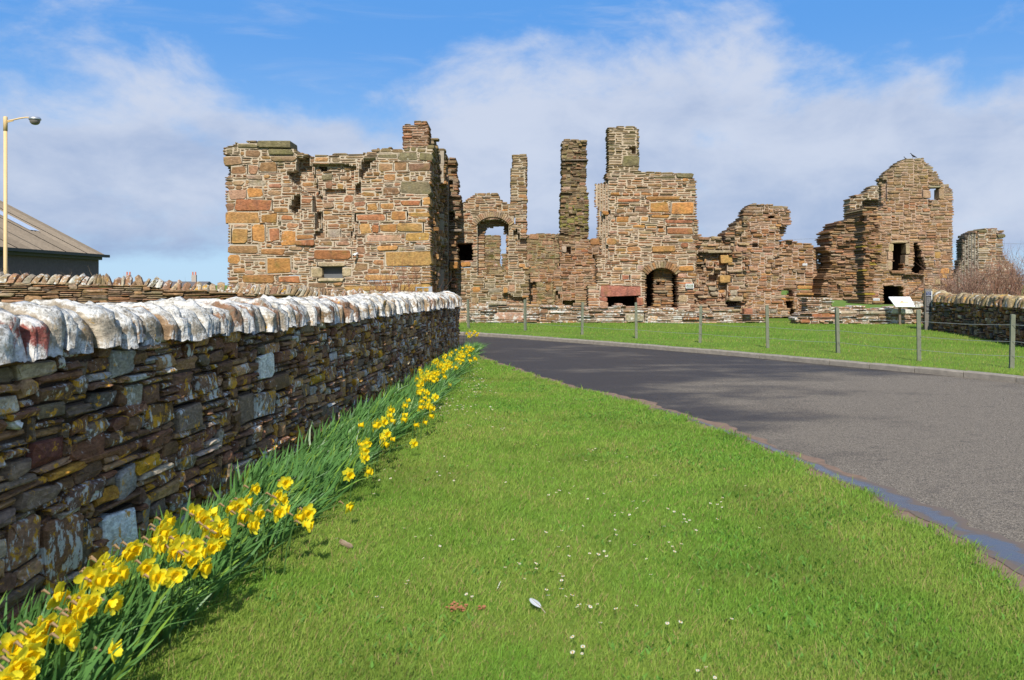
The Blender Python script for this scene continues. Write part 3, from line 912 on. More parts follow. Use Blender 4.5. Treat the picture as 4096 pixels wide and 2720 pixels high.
# ---- brown wall with the broken fireplace and the tall stack
F = B_(44, 625)
hearth = tag(F.root('ruined_wall'), 'low brown wall with a broken fireplace hole, below the tall mossy stack', 'ruin')
o = F.poly([(624, 1112), (740, 1120), (830, 1092), (846, 1070), (862, 892), (1000, 900), (1062, 902), (1072, 878), (1140, 882), (1140, 1345), (618, 1345)])
hol = [F.poly([(690, 1182), (812, 1178), (828, 1345), (700, 1345), (690, 1260)])]
deps = [(F.poly([(640, 1185), (690, 1180), (700, 1340), (640, 1330), (660, 1260)]), 0.35), (F.poly([(900, 930), (935, 930), (930, 985), (900, 975)]), 0.5), (F.poly([(875, 1312), (955, 1312), (950, 1345), (880, 1345)]), 0.6), (F.poly([(820, 1200), (860, 1290), (850, 1320), (822, 1340)]), 0.3),
        (F.poly([(846, 1070), (862, 892), (872, 892), (858, 1070)]), 0.3), (F.poly([(1080, 990), (1140, 1000), (1140, 1050), (1090, 1040)]), 0.3)]
man = [F.rect(q) for q in [(866, 932, 898, 975, 'K', .06), (1070, 880, 1138, 925, 'O', .05), (820, 1212, 868, 1240, 'G'), (935, 1000, 975, 1025, 'Rr'), (1000, 955, 1050, 975, 'Rr'), (560 + 100, 1195, 690, 1210, 'B', .08)]]
masonry(hearth, flat, o, M['ruin'], (0.34, 0.25, 0.18), holes=hol, manual=man, depths=deps, cu=0.11, cv=0.065, small=((2, 6, 1, 2), (3, 7, 2, 2), (3, 6, 1, 2), (1, 4, 1, 2), (2, 4, 2, 3), (2, 5, 2, 2)), cols=mix_brown, thick=0.8, gap=0.024, rough=0.022, seed=19)
F = B_(44.4, 850)
stack = tag(F.root('chimney_stack'), 'tallest chimney stack, free standing and green with moss on its rough lower half', 'chimney')
o = F.poly([(877, 195), (905, 188), (1036, 196), (1036, 330), (1040, 560), (1052, 580), (1046, 800), (1046, 905), (850, 905), (852, 1000), (846, 905), (858, 800), (858, 572), (866, 560), (874, 400)])
masonry(stack, flat, o, M['mossy'], (0.20, 0.16, 0.10), cu=0.10, cv=0.06, small=((2, 5, 1, 2), (2, 6, 1, 1), (1, 4, 1, 3)), cols=(('M', 3), ('B', 2.4), ('G', 1.4)), depths=[lambda U, Vv: np.where(Vv < 6.4, 0.03 * np.sin(U * 9) * np.sin(Vv * 7), 0)], manual=[F.rect((874, 326, 1040, 338, 'G', .07))],
        topcol=lambda u, v, rr: (0.20, 0.20, 0.035, 0.75) if (4.4 < v < 6.2 and rr.random() < 0.30) else None, thick=0.9, gap=0.026, rough=0.05, proud=0.03, seed=23)

# ---- the middle tower with the red hearth and the arched recess
F = B_(37, 1050)
mid = tag(F.root('ruined_tower'), 'tall pointed tower with a red stone fireplace and an arched doorway', 'ruin')
o = F.poly([(1200, 105), (1262, 98), (1300, 92), (1348, 92), (1392, 112), (1406, 132), (1406, 330), (1398, 392), (1420, 415), (1560, 412), (1632, 410), (1668, 424), (1778, 436), (1784, 468), (1810, 492), (1806, 700), (1815, 780), (1814, 880), (1796, 985), (1800, 1060), (1790, 1345), (1790, 1420), (1050, 1420), (1048, 1200), (1116, 1190), (1110, 1000), (1142, 992), (1142, 880), (1130, 840), (1122, 700), (1116, 485), (1185, 478), (1184, 425), (1200, 400)])
arc = [(1480, 1365), (1452, 1365), (1452, 1108)] + [(1452 + (1672 - 1452) * (0.5 - 0.5 * math.cos(math.pi * k / 10)), 1112 - 28 * math.sin(math.pi * k / 10)) for k in range(11)] + [(1672, 1108), (1672, 1365)]
hol = [F.poly([(1180, 1282), (1395, 1282), (1395, 1420), (1180, 1420)]), F.poly(arc)]
man = [F.rect(q) for q in [(1482, 622, 1615, 693, 'O', .02), (1632, 620, 1785, 708, 'O', .02), (1456, 580, 1708, 609, 'O', .02), (1490, 710, 1625, 737, 'O'), (1602, 797, 1782, 852, 'Rr', .01), (1490, 927, 1665, 971, 'O', .01), (1675, 876, 1785, 904, 'Y'), (1246, 726, 1340, 766, 'O'),
                           (1417, 722, 1475, 762, 'O'), (1342, 720, 1405, 758, 'K'), (1377, 657, 1470, 694, 'B'), (1465, 490, 1570, 518, 'B'), (1535, 805, 1583, 836, 'Rr'), (1246, 667, 1310, 700, 'B'), (1177, 872, 1248, 920, 'O'), (1318, 668, 1364, 695, 'B'), (1355, 780, 1445, 806, 'O'), (1455, 790, 1530, 808, 'O'),
                           (1150, 680, 1205, 712, 'O', .03), (1415, 552, 1502, 578, 'O'), (1205, 552, 1275, 576, 'O'), (1255, 598, 1420, 624, 'Rr'), (1290, 295, 1405, 372, 'M', .03), (1585, 745, 1785, 772, 'Rr'), (1660, 426, 1780, 456, 'M', .05), (1695, 908, 1755, 945, 'Rr'), (1510, 440, 1660, 460, 'M'),
                           (1130, 1204, 1425, 1280, 'S', .03, 'fireplace_lintel'), (1122, 1282, 1180, 1318, 'S', 0, 'fireplace_jamb'), (1126, 1320, 1178, 1378, 'P', 0, 'fireplace_jamb'), (1397, 1282, 1440, 1345, 'S', 0, 'fireplace_jamb'),
                           (1680, 1064, 1785, 1108, 'O', .06), (1390, 1060, 1438, 1102, 'P'), (1680, 1180, 1780, 1202, 'Rr'), (1675, 1120, 1740, 1150, 'P'), (1050, 1206, 1112, 1232, 'K'), (1345, 1130, 1420, 1165, 'P'), (1280, 1130, 1335, 1165, 'Rr'), (1680, 1270, 1745, 1320, 'K')]]
deps = [lambda U, Vv: np.where(Vv > F(0, 985)[1], np.clip((F(1205, 0)[0] - U), 0, 2) * 1.6 * (Vv < F(0, 478)[1]), 0) + np.where(Vv > F(0, 985)[1], 0.10, 0.0),
        (F.poly([(1100, 985), (1200, 985), (1160, 1080), (1110, 1080)]), 0.3), (F.poly([(1340, 235), (1380, 235), (1390, 285), (1350, 290)]), 0.4), (F.poly([(1115, 1085), (1160, 1085), (1150, 1105), (1118, 1105)]), 0.25)]
masonry(mid, flat, o, M['tower'], (0.43, 0.345, 0.255), holes=hol, manual=man, depths=deps, cu=0.10, cv=0.055, big=((120, 3, 6, 2, 4, mix_big),), small=((3, 7, 2, 2), (3, 6, 2, 3), (2, 6, 1, 1), (2, 4, 1, 2), (1, 3, 1, 2)), cols=(('P', 3), ('B', 2.2), ('K', 1.3), ('G', 1.4), ('O', 1), ('Rr', 1)),
        topcol=lambda u, v, rr: (0.17, 0.145, 0.08, 0.65) if (v + rr.uniform(-.3, .3) > F(0, 440)[1]) else None, thick=0.9, gap=0.042, rough=0.020, proud=0.024, seed=29)
ctr = F(1562, 1180)
ri = (F(1672, 0)[0] - F(1452, 0)[0]) / 2
voussoirs(mid, ctr[0], F(0, 1205)[1], ri * 1.12, ri * 1.55, R(143), R(37), 15, M['ruin'], (('G', 2), ('B', 2), ('O', 2), ('K', 1)), 4, -0.05, 0.5, 1.0)
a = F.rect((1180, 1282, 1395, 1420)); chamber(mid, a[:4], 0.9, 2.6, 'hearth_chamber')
# stone lining seen through the arch
F2 = B_(38.4, 1440)
o2 = [(x - (mid.location.x - F2.X0), z) for x, z in F2.poly([(1484, 1060), (1608, 1060), (1608, 1400), (1484, 1400)])]
hh = [[(x - (mid.location.x - F2.X0), z) for x, z in F2.poly(p)] for p in ([(1503, 1180), (1528, 1180), (1528, 1208), (1503, 1208)], [(1548, 1180), (1564, 1180), (1564, 1205), (1548, 1205)], [(1560, 1262), (1580, 1262), (1580, 1282), (1560, 1282)])]
a = F.rect((1445, 1060, 1680, 1420)); chamber(mid, a[:4], 0.9, 2.4, 'dark_backing')  # box added behind the arch so both sides of the recess look dark
masonry(mid, lambda u, v, d: (u, d + 0.5, v), o2, M['ruin'], (0.2, 0.15, 0.1), holes=hh, cu=0.10, cv=0.055, small=((2, 6, 1, 2), (2, 5, 1, 2)), cols=(('B', 2), ('O', 1.6), ('G', 1)), thick=0.5, gap=0.026, rough=0.03, seed=31, max_parts=0, stone_name='rubble')

# ---- crumbling core wall between the middle tower and the next block
F = C_(38.2, 0)
core = tag(F.root('ruined_wall'), 'crumbling rubble wall with loose jutting stones, right of the arched doorway', 'ruin')
o = F.poly([(20, 680), (95, 690), (100, 702), (225, 706), (242, 745), (268, 738), (264, 662), (328, 640), (362, 598), (412, 560), (414, 900), (412, 1265), (20, 1265)])
man = [F.rect(q) for q in [(225, 822, 312, 882, 'Y', .22), (225, 962, 300, 1022, 'Y', .2), (152, 1045, 210, 1078, 'G', .15), (52, 1075, 118, 1105, 'P', .12), (165, 1080, 225, 1112, 'G', .12), (78, 1110, 142, 1130, 'K', .1), (275, 1112, 375, 1148, 'K', .3), (135, 745, 222, 765, 'P', .02), (70, 850, 120, 875, 'O', .05), (330, 755, 412, 800, 'P', 0), (300, 740, 325, 765, 'K', .03), (290, 1070, 345, 1110, 'G', .12), (0, 890, 60, 920, 'O', .05), (135, 790, 310, 812, 'G', .03)]]
deps = [(F.poly([(20, 815), (280, 800), (285, 1000), (270, 1170), (20, 1170)]), 0.30), (F.poly([(150, 960), (225, 950), (220, 1005), (160, 1010)]), 0.4), (F.poly([(280, 1150), (360, 1150), (350, 1185), (285, 1190)]), 0.6), (F.poly([(60, 890), (140, 880), (120, 960), (60, 960)]), 0.2)]
masonry(core, flat, o, M['ruin'], (0.40, 0.31, 0.23), manual=man, depths=deps, cu=0.11, cv=0.065, small=((1, 5, 1, 3), (2, 6, 1, 2), (1, 3, 1, 2)), cols=(('P', 2.5), ('B', 2.4), ('G', 2), ('K', 0.8), ('O', 0.8), ('Rr', 1)), topcol=moss_top(4.4, 0.6, k=0.5), thick=1.4, gap=0.03, rough=0.075, proud=0.05, seed=37)

# ---- the block set back behind it, with its lower right wall
F = C_(41, 405)
blk = tag(F.root('ruined_tower'), 'narrow ruined block with a small square hole near its top, lower wall at right', 'ruin')
o = F.poly([(395, 520), (412, 500), (445, 472), (470, 466), (560, 475), (690, 480), (714, 505), (716, 560), (732, 592), (712, 615), (690, 690), (662, 712), (640, 730), (722, 726), (745, 735), (880, 742), (895, 778), (920, 782), (922, 810), (940, 850), (936, 890), (950, 905), (952, 935), (985, 940), (1010, 1000), (1010, 1262), (395, 1262)])
hol = [F.poly([(555, 545), (620, 545), (620, 570), (555, 570)]), F.poly([(658, 1066), (748, 1066), (742, 1120), (665, 1106)]), F.poly([(684, 1142), (748, 1142), (750, 1205), (686, 1200)]), F.poly([(720, 1205), (765, 1205), (768, 1262), (724, 1262)])]
deps = [(F.poly([(640, 630), (715, 615), (700, 700), (650, 715)]), 0.4), (F.poly([(455, 745), (502, 745), (500, 772), (460, 770)]), 0.45), (F.poly([(606, 850), (636, 830), (638, 910), (612, 920)]), 0.3), (F.poly([(450, 630), (640, 640), (560, 700), (430, 690)]), -0.06),
        (F.poly([(640, 730), (1010, 730), (1010, 1120), (640, 1060)]), 0.22), (F.poly([(918, 850), (945, 855), (935, 880), (915, 870)]), 0.3)]
man = [F.rect(q) for q in [(655, 1125, 748, 1140, 'O', .06, 'lintel'), (650, 1050, 770, 1064, 'B', .05, 'lintel'), (430, 898, 497, 938, 'P', .02), (780, 1040, 930, 1065, 'O', .05), (800, 1070, 935, 1090, 'B', .05), (760, 1090, 890, 1108, 'O', .05), (572, 1205, 625, 1232, 'G'), (660, 1215, 700, 1245, 'K')]]
masonry(blk, flat, o, M['ruin'], (0.40, 0.31, 0.24), holes=hol, manual=man, depths=deps, cu=0.10, cv=0.066, small=((2, 6, 1, 2), (3, 7, 2, 2), (3, 6, 1, 2), (1, 4, 1, 2), (2, 4, 2, 3), (2, 5, 2, 2)), cols=mix_brown, topcol=moss_top(F(0, 500)[1] + 0.2, 0.7, (0.20, 0.16, 0.10), 0.6), thick=0.9, gap=0.024, rough=0.03, seed=41)
a = F.rect((684, 1142, 768, 1262)); chamber(blk, a[:4], 0.9, 2.8, 'dark_backing')
a = F.rect((555, 545, 620, 570)); chamber(blk, a[:4], 0.9, 1.6, 'dark_backing')

# ---- broken block left of the gable
F = C_(40, 985)
stub = tag(F.root('ruined_wall'), 'thick broken wall end of thin stones just left of the tall gable', 'ruin')
o = F.poly([(1002, 652), (1040, 640), (1040, 612), (1068, 598), (1110, 586), (1168, 580), (1170, 800), (1176, 1050), (1178, 1140), (940, 1140), (950, 1000), (980, 950), (985, 920), (1012, 900), (1005, 860), (1010, 812), (965, 785), (970, 770), (1010, 768), (1006, 735), (985, 700), (1010, 680)])
masonry(stub, flat, o, M['ruin'], (0.26, 0.18, 0.12), cu=0.10, cv=0.055, small=((2, 6, 1, 2), (3, 6, 2, 2), (2, 5, 1, 2), (1, 3, 1, 2)), cols=mix_brown, topcol=moss_top(4.9, 0.4, (0.22, 0.19, 0.12)), thick=1.6, gap=0.026, rough=0.06, proud=0.05, seed=43)

# ---- tall gable
F = C_(46, 1180)
gab = tag(F.root('ruined_gable'), 'tall stepped gable with a dark doorway and a small window open to the sky', 'ruin')
o = F.poly([(1300, 1170), (1305, 700), (1330, 520), (1372, 490), (1372, 335), (1345, 292), (1382, 262), (1395, 240), (1428, 225), (1440, 203), (1480, 178), (1502, 168), (1505, 160), (1545, 148), (1652, 148), (1660, 168), (1682, 190), (1700, 205), (1720, 213), (1722, 240), (1752, 248), (1755, 280), (1785, 300), (1792, 325), (1825, 330), (1828, 348), (1862, 365), (1858, 700), (1852, 1000), (1848, 1170)])
hol = [F.poly([(1695, 354), (1768, 354), (1768, 440), (1695, 440)]), F.poly([(1440, 742), (1528, 742), (1520, 935), (1434, 935)]), F.poly([(1376, 1040), (1500, 1040), (1520, 1060), (1525, 1170), (1376, 1170)]), F.poly([(1588, 738), (1614, 738), (1642, 800), (1672, 905), (1655, 955), (1585, 950), (1572, 930), (1582, 900)])]
deps = [(F.poly([(1520, 960), (1660, 960), (1650, 1040), (1560, 1110), (1525, 1110)]), 0.3), (F.poly([(1345, 290), (1395, 300), (1400, 440), (1372, 460)]), 0.2)]
man = [F.rect(q) for q in [(1424, 722, 1545, 741, 'K', .03, 'door_lintel'), (1410, 745, 1438, 800, 'K', .02, 'door_jamb'), (1405, 802, 1436, 860, 'P', .02, 'door_jamb'), (1400, 862, 1434, 930, 'K', .02, 'door_jamb'), (1530, 743, 1556, 820, 'K', .02, 'door_jamb'), (1528, 822, 1550, 900, 'K', .02, 'door_jamb'),
                           (1650, 368, 1698, 428, 'P', .02, 'window_jamb'), (1764, 360, 1800, 428, 'P', .02, 'window_jamb'), (1690, 338, 1775, 352, 'G', .02, 'window_lintel'), (1730, 800, 1778, 852, 'Y'), (1782, 820, 1848, 860, 'B'), (1775, 915, 1838, 958, 'O'), (1770, 960, 1825, 990, 'O'), (1735, 865, 1770, 900, 'B'), (1780, 765, 1850, 785, 'P'),
                           (1655, 262, 1688, 290, 'Y'), (1420, 935, 1525, 955, 'B', .2), (1500, 975, 1530, 1000, 'B', .1), (1730, 990, 1775, 1030, 'K'), (1778, 995, 1845, 1030, 'P')]]
masonry(gab, flat, o, M['ruin'], (0.38, 0.28, 0.21), holes=hol, manual=man, depths=deps, cu=0.11, cv=0.072, small=((2, 6, 1, 2), (3, 7, 2, 2), (3, 6, 1, 2), (1, 4, 1, 2), (2, 4, 2, 3), (2, 5, 2, 2)), cols=(('P', 4), ('B', 3), ('G', 1.8), ('Rr', 0.7), ('O', 0.4)), topcol=moss_top(F(0, 150)[1], 2.6, (0.21, 0.175, 0.10), 0.65), thick=0.5, gap=0.026, rough=0.022, seed=47)
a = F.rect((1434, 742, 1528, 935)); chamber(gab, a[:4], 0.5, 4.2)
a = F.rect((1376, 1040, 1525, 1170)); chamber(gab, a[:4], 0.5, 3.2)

a = F.rect((1572, 738, 1672, 955)); chamber(gab, a[:4], 0.5, 2.4)  # hole and dark box shaped to stand in for a shadow on the gable

# ---- wall behind the gable's left shoulder
F = C_(50, 1140)
sh = tag(F.root('ruined_wall'), 'pale pointed wall rising behind the left shoulder of the tall gable', 'ruin')
o = F.poly([(1138, 432), (1180, 425), (1185, 408), (1238, 402), (1245, 390), (1290, 345), (1310, 335), (1372, 333), (1400, 340), (1400, 1150), (1138, 1150)])
masonry(sh, flat, o, M['ruin'], (0.50, 0.43, 0.33), cu=0.12, cv=0.07, small=((2, 5, 1, 2), (2, 4, 1, 2)), cols=(('G', 2), ('B', 2), ('P', 1.5), ('D', 0.6)), topcol=moss_top(F(0, 340)[1], 1.5, k=0.5), thick=0.9, gap=0.035, rough=0.03, seed=53,
        depths=[(F.poly([(1235, 440), (1400, 430), (1400, 900), (1180, 900), (1200, 520)]), 0.5)])

# ---- projecting spur in front of the gable
F = C_(43.6, 1215)
spur = tag(F.root('ruined_wall'), 'projecting spur of rusty rubble with yellow lichen, in front of the tall gable', 'ruin')
o = F.poly([(1236, 510), (1244, 492), (1325, 498), (1330, 560), (1342, 640), (1350, 760), (1362, 880), (1330, 930), (1300, 1000), (1290, 1170), (1240, 1170), (1244, 1050), (1236, 900), (1232, 860), (1246, 820), (1232, 760), (1240, 640)])
masonry(spur, flat, o, M['ruin'], (0.25, 0.17, 0.11), cu=0.10, cv=0.058, small=((1, 4, 1, 2), (2, 5, 1, 2)), cols=mix_brown, topcol=lambda u, v, rr: (0.32, 0.24, 0.02, 0.8) if rr.random() < 0.08 and v < 4.6 else None, thick=2.35, gap=0.028, rough=0.06, proud=0.04, seed=59,
        depths=[(F.poly([(1232, 552), (1262, 545), (1268, 590), (1236, 590)]), 0.5)])

# ---- detached fragment on the far right
F = C_(50, 1910)
frag = tag(F.root('ruined_wall'), 'detached grey wall fragment at the far right, above the bare bush', 'ruin')
o = F.poly([(1958, 722), (1982, 700), (1985, 682), (2020, 660), (2060, 646), (2150, 637), (2172, 650), (2212, 660), (2220, 700), (2205, 712), (2212, 780), (2222, 840), (2262, 878), (2292, 888), (2300, 960), (2330, 985), (2340, 1150), (1900, 1150), (1910, 960), (1950, 930), (1955, 850)])
man = [F.rect((2168, 678, 2220, 706, 'M', .1)), F.rect((2170, 745, 2205, 770, 'G')), F.rect((2040, 650, 2100, 668, 'M'))]
masonry(frag, flat, o, M['ruin'], (0.44, 0.39, 0.32), manual=man, cu=0.13, cv=0.075, small=((2, 5, 1, 2), (2, 4, 1, 2)), cols=(('G', 3), ('B', 2), ('P', 1.4)), topcol=lambda u, v, rr: (0.05, 0.045, 0.04, 0.8) if u < F(2040, 0)[0] - (v - 3) * 0.1 else None,  # left stones darkened: shade of the turned side put into the colour
        thick=1.2, gap=0.035, rough=0.03, seed=61, depths=[lambda U, Vv: np.clip(F(2045, 0)[0] - U, 0, 3) * 0.9])

# ---- low foundation walls in front
F = B_(36, 100)
fd = tag(F.root('foundation_wall'), 'long low lichened foundation wall along the lawn under the towers', 'low wall')
E = (2750 - 1750) * 1.7418; kx = 1.7418 / 1.754
cB = lambda x, y: (E + x * kx, (y / 1.754 + 100) * 1.7418)
o = F.poly([(60, 1330), (345, 1335), (352, 1318), (480, 1322), (490, 1338), (640, 1345), (900, 1352), (1120, 1362), (1235, 1358), (1240, 1340), (1290, 1338), (1300, 1352), (1450, 1365), (1500, 1362), (1700, 1378), (1900, 1390), cB(250, 1200), cB(380, 1215), cB(420, 1238), cB(490, 1240), cB(500, 1262), cB(545, 1278), cB(546, 1312), (1500, 1475), (60, 1475)])
man = [F.rect(q) for q in [(388, 1392, 600, 1448, 'P'), (1310, 1400, 1440, 1460, 'G'), (1110, 1430, 1300, 1458, 'K'), (1465, 1412, 1535, 1450, 'P'), (352, 1322, 480, 1345, 'G', .06), (1150, 1378, 1280, 1398, 'P'), (757, 1402, 858, 1445, 'B')]]
masonry(fd, flat, o, M['lichened'], (0.44, 0.36, 0.28), manual=man, cu=0.12, cv=0.06, big=((30, 4, 8, 2, 4, mix_thin),), small=((3, 9, 1, 2), (2, 6, 1, 1)), cols=(('P', 3), ('B', 2), ('K', 1), ('G', 2)), thick=0.8, gap=0.032, rough=0.04, proud=0.04, seed=67)
F = C_(35, 765)
fd2 = tag(F.root('foundation_wall'), 'low broken foundation wall with white lichen under the white information board', 'low wall')
o = F.poly([(766, 1272), (785, 1258), (785, 1240), (850, 1215), (850, 1132), (1005, 1126), (1010, 1190), (1060, 1195), (1230, 1185), (1240, 1200), (1410, 1208), (1420, 1195), (1545, 1195), (1550, 1160), (1672, 1158), (1680, 1325), (766, 1325)])
man = [F.rect(q) for q in [(870, 1232, 1045, 1266, 'Rr', .08), (1418, 1204, 1580, 1238, (0.5, 0.49, 0.46), .05), (1195, 1216, 1410, 1242, 'G', .05), (1548, 1162, 1670, 1195, 'P', .04), (1582, 1204, 1640, 1236, 'K', .03), (1060, 1210, 1190, 1240, 'G', .03), (1090, 1262, 1180, 1300, 'B'), (780, 1275, 860, 1305, 'Rr', .1)]]
masonry(fd2, flat, o, M['lichened'], (0.44, 0.36, 0.28), manual=man, cu=0.11, cv=0.055, small=((3, 8, 1, 2), (2, 6, 1, 2), (2, 5, 1, 1)), cols=(('P', 3), ('B', 2), ('K', 1), ('G', 2)), thick=0.8, gap=0.03, rough=0.045, proud=0.04, seed=71)
for (x0, y0, x1, y1, dep_, lab) in ((425, 1238, 488, 1268, 0.5, 'loose reddish block lying at the right end of the long foundation wall'),):
    m = MB(); p0 = F(x0, y1); p1 = F(x1, y0)
    rr = random.Random(5)
    stone_geo(m, flat, (p0[0], 0.35, p1[0], 0.62), 0, 0.5, rr, 0.01, (0.30, 0.13, 0.08, 0.5), True)
    blo = m.build('loose_block', M['ruin'], None, (F.X0, 35.6, 0))
    tag(blo, lab, 'stone block')

# ------------------------------------------------------------------ field walls with upright cope stones
def cope_stone(path, s0, s1, ztop, h, d0, d1, rr, col, lean=0.0, n_prof=11, n_len=5, rough=0.02):
    """a rough split slab set across the wall top: its outline over the wall is irregular and its sides are flat breaks"""
    mb = MB()
    hh = h * rr.uniform(0.86, 1.10)
    df = rr.uniform(-0.045, 0.03)
    prof = []
    sk = rr.uniform(0.36, 0.62)
    for k in range(n_prof):
        a = math.pi * k / (n_prof - 1)
        dd = (d0 + d1) / 2 - (d1 - d0) / 2 * math.cos(a)
        z = hh * math.sin(a) ** (sk if a < math.pi / 2 else 0.5)
        if 0 < k < n_prof - 1:
            dd += rr.gauss(0, rough * 0.8); z += rr.gauss(0, rough * 0.6)
        prof.append((dd + df, z))
    vs = []
    w = s1 - s0
    jb = rr.uniform(-0.022, 0.018) if n_len > 3 else 0.0
    ce = (rr.uniform(0.70, 0.90), rr.uniform(0.70, 0.90)); ue = (rr.uniform(0.02, 0.10), rr.uniform(0.02, 0.10))
    for i in range(n_len):
        q = i / (n_len - 1)
        if n_len > 3: q = (0.0, 0.12, 0.32, 0.5, 0.68, 0.88, 1.0)[i] if n_len == 7 else (0.0, 0.14, 0.5, 0.86, 1.0)[i]
        end = i in (0, n_len - 1)
        for k, (dd, z) in enumerate(prof):
            c_ = (ce[i > 0] + rr.uniform(-.025, .025)) if end else rr.uniform(0.985, 1.02)
            mid_d = (d0 + d1) / 2 + df
            u = s0 + w * q + ((ue[0] if i == 0 else -ue[1]) * w + rr.uniform(-.02, .02) * w if end else rr.uniform(-.02, .02) * w) + lean * (z / h - 0.2) * hh
            bump = 0.0 if n_len <= 3 else 0.020 * mnoise.fractal(Vector((u * 9, dd * 9, z * 9 + s0)), 1.0, 2.1, 3)
            z2 = z + bump * (0.3 + z / max(hh, 0.01)); dd = dd - bump * (1 if dd < 0.2 else -1) * 0.8
            vs.append(path.map(u, ztop + z2 * (c_ if k not in (0, n_prof - 1) else 1) + ((jb + rr.uniform(-0.008, 0.008)) if k in (0, n_prof - 1) else jb * 0.5 if k in (1, n_prof - 2) else 0), mid_d + (dd - mid_d) * (c_ * 0.5 + 0.5) + rr.gauss(0, rough * 0.25)))
    fs = []
    for i in range(n_len - 1):
        for k in range(n_prof - 1):
            fs.append((i * n_prof + k, i * n_prof + k + 1, (i + 1) * n_prof + k + 1, (i + 1) * n_prof + k))
    fs.append(tuple(range(n_prof))[::-1]); fs.append(tuple((n_len - 1) * n_prof + k for k in range(n_prof)))
    for i in range(n_len - 1): fs.append(((i + 1) * n_prof, i * n_prof, i * n_prof + n_prof - 1, (i + 1) * n_prof + n_prof - 1))
    # the two flat sides get vertices of their own so that the arris stays sharp
    e0, e1 = len(vs), len(vs) + n_prof
    vs += vs[:n_prof] + vs[(n_len - 1) * n_prof:n_len * n_prof]
    k0 = (n_len - 1) * (n_prof - 1)
    fs[k0] = tuple(range(e0, e0 + n_prof))[::-1]; fs[k0 + 1] = tuple(range(e1, e1 + n_prof))
    c = np.mean(np.array(vs), axis=0)
    mb.add([(a[0] - c[0], a[1] - c[1], a[2] - c[2]) for a in vs], fs, col)
    return mb, tuple(c)


def wall_uv(xp, yp):
    """photo pixel (2361 wide) -> (u, v) on the near wall's face"""
    best = None
    for u in np.linspace(0, wall_p.L - 3.2, 700):
        p, t, n = wall_p.at(u)
        e = abs(p.x / max(p.y, 0.05) - (xp - 1180.5) / 1967.0)
        if p.y > 1 and (best is None or e < best[0]): best = (e, u, EYE - (yp - 657) * p.y / 1967.0)
    return best[1], best[2]


def wrect(x0, y0, x1, y1, col, pr=0.0):
    a = wall_uv(x0, (y0 + y1) / 2); b = wall_uv(x1, (y0 + y1) / 2)
    um = wall_uv((x0 + x1) / 2, y0)[1], wall_uv((x0 + x1) / 2, y1)[1]
    return (a[0], um[1], b[0], um[0], col, pr)


def wall_top(Y): return float(np.interp(Y, [0, 4, 8, 14, 20, 24], [1.285, 1.285, 1.235, 1.20, 1.12, 1.1]))


near_wall = tag(empty('stone_wall', (0, 0, 0)), 'long dark dry stone wall with white lichened cope stones, beside the daffodils', 'wall')
us = np.linspace(0, wall_p.L, 60)
o = [(0, -0.03)] + [(wall_p.L, -0.03)] + [(u, wall_top(wall_p.at(u)[0].y)) for u in us[::-1]]
WHITE = (0.76, 0.76, 0.73); YEL = (0.42, 0.24, 0.02); GRY = (0.30, 0.28, 0.23)
man = [wrect(*q) for q in [(232, 1178, 308, 1280, WHITE, .01), (316, 1140, 342, 1232, (0.30, 0.27, 0.22), .0), (262, 1080, 304, 1148, (0.27, 0.26, 0.23), .0), (300, 1052, 352, 1090, YEL, .015), (585, 815, 626, 872, WHITE, .01), (246, 806, 303, 868, GRY, .01),
                           (8, 955, 42, 990, WHITE, .0), (275, 880, 325, 940, (0.30, 0.27, 0.22), 0.005), (130, 930, 195, 965, (0.16, 0.12, 0.09)), (200, 905, 262, 942, (0.17, 0.14, 0.11)), (55, 1010, 145, 1075, (0.16, 0.06, 0.04), .0), (150, 1010, 235, 1060, (0.18, 0.08, 0.05)),
                           (135, 1118, 215, 1160, (0.18, 0.10, 0.07)), (85, 1190, 170, 1330, (0.20, 0.10, 0.05), .0), (168, 1200, 205, 1330, (0.14, 0.10, 0.06)), (10, 1190, 84, 1300, (0.26, 0.15, 0.08)), (395, 935, 455, 995, (0.26, 0.19, 0.13)), (330, 930, 390, 980, (0.18, 0.10, 0.05)), (440, 860, 490, 905, (0.22, 0.13, 0.07)),
                           (545, 905, 575, 975, (0.24, 0.17, 0.11)), (578, 900, 625, 960, (0.20, 0.15, 0.11)), (470, 1075, 505, 1130, (0.18, 0.10, 0.06)), (500, 1080, 560, 1130, (0.16, 0.10, 0.06)), (620, 860, 660, 900, (0.22, 0.14, 0.08))]]
dk = (0.19, 0.105, 0.058); gr = (0.19, 0.14, 0.095); rd = (0.21, 0.10, 0.055); tn = (0.34, 0.20, 0.10); pl = (0.44, 0.36, 0.27)
mixw = ((dk, 3.6), (gr, 1.6), (rd, 1.6), (tn, 2.2), (pl, 0.5), ((0.40, 0.39, 0.36), 0.22), (YEL, 0.12))
ws = np.linspace(0, wall_p.L, 300); wd = np.array([max(2.0, wall_p.at(u)[0].length) for u in ws])


def wweight(u, v): return 1.0 / float(np.interp(u, ws, wd)) ** 2 if u > 1.5 else 0.001


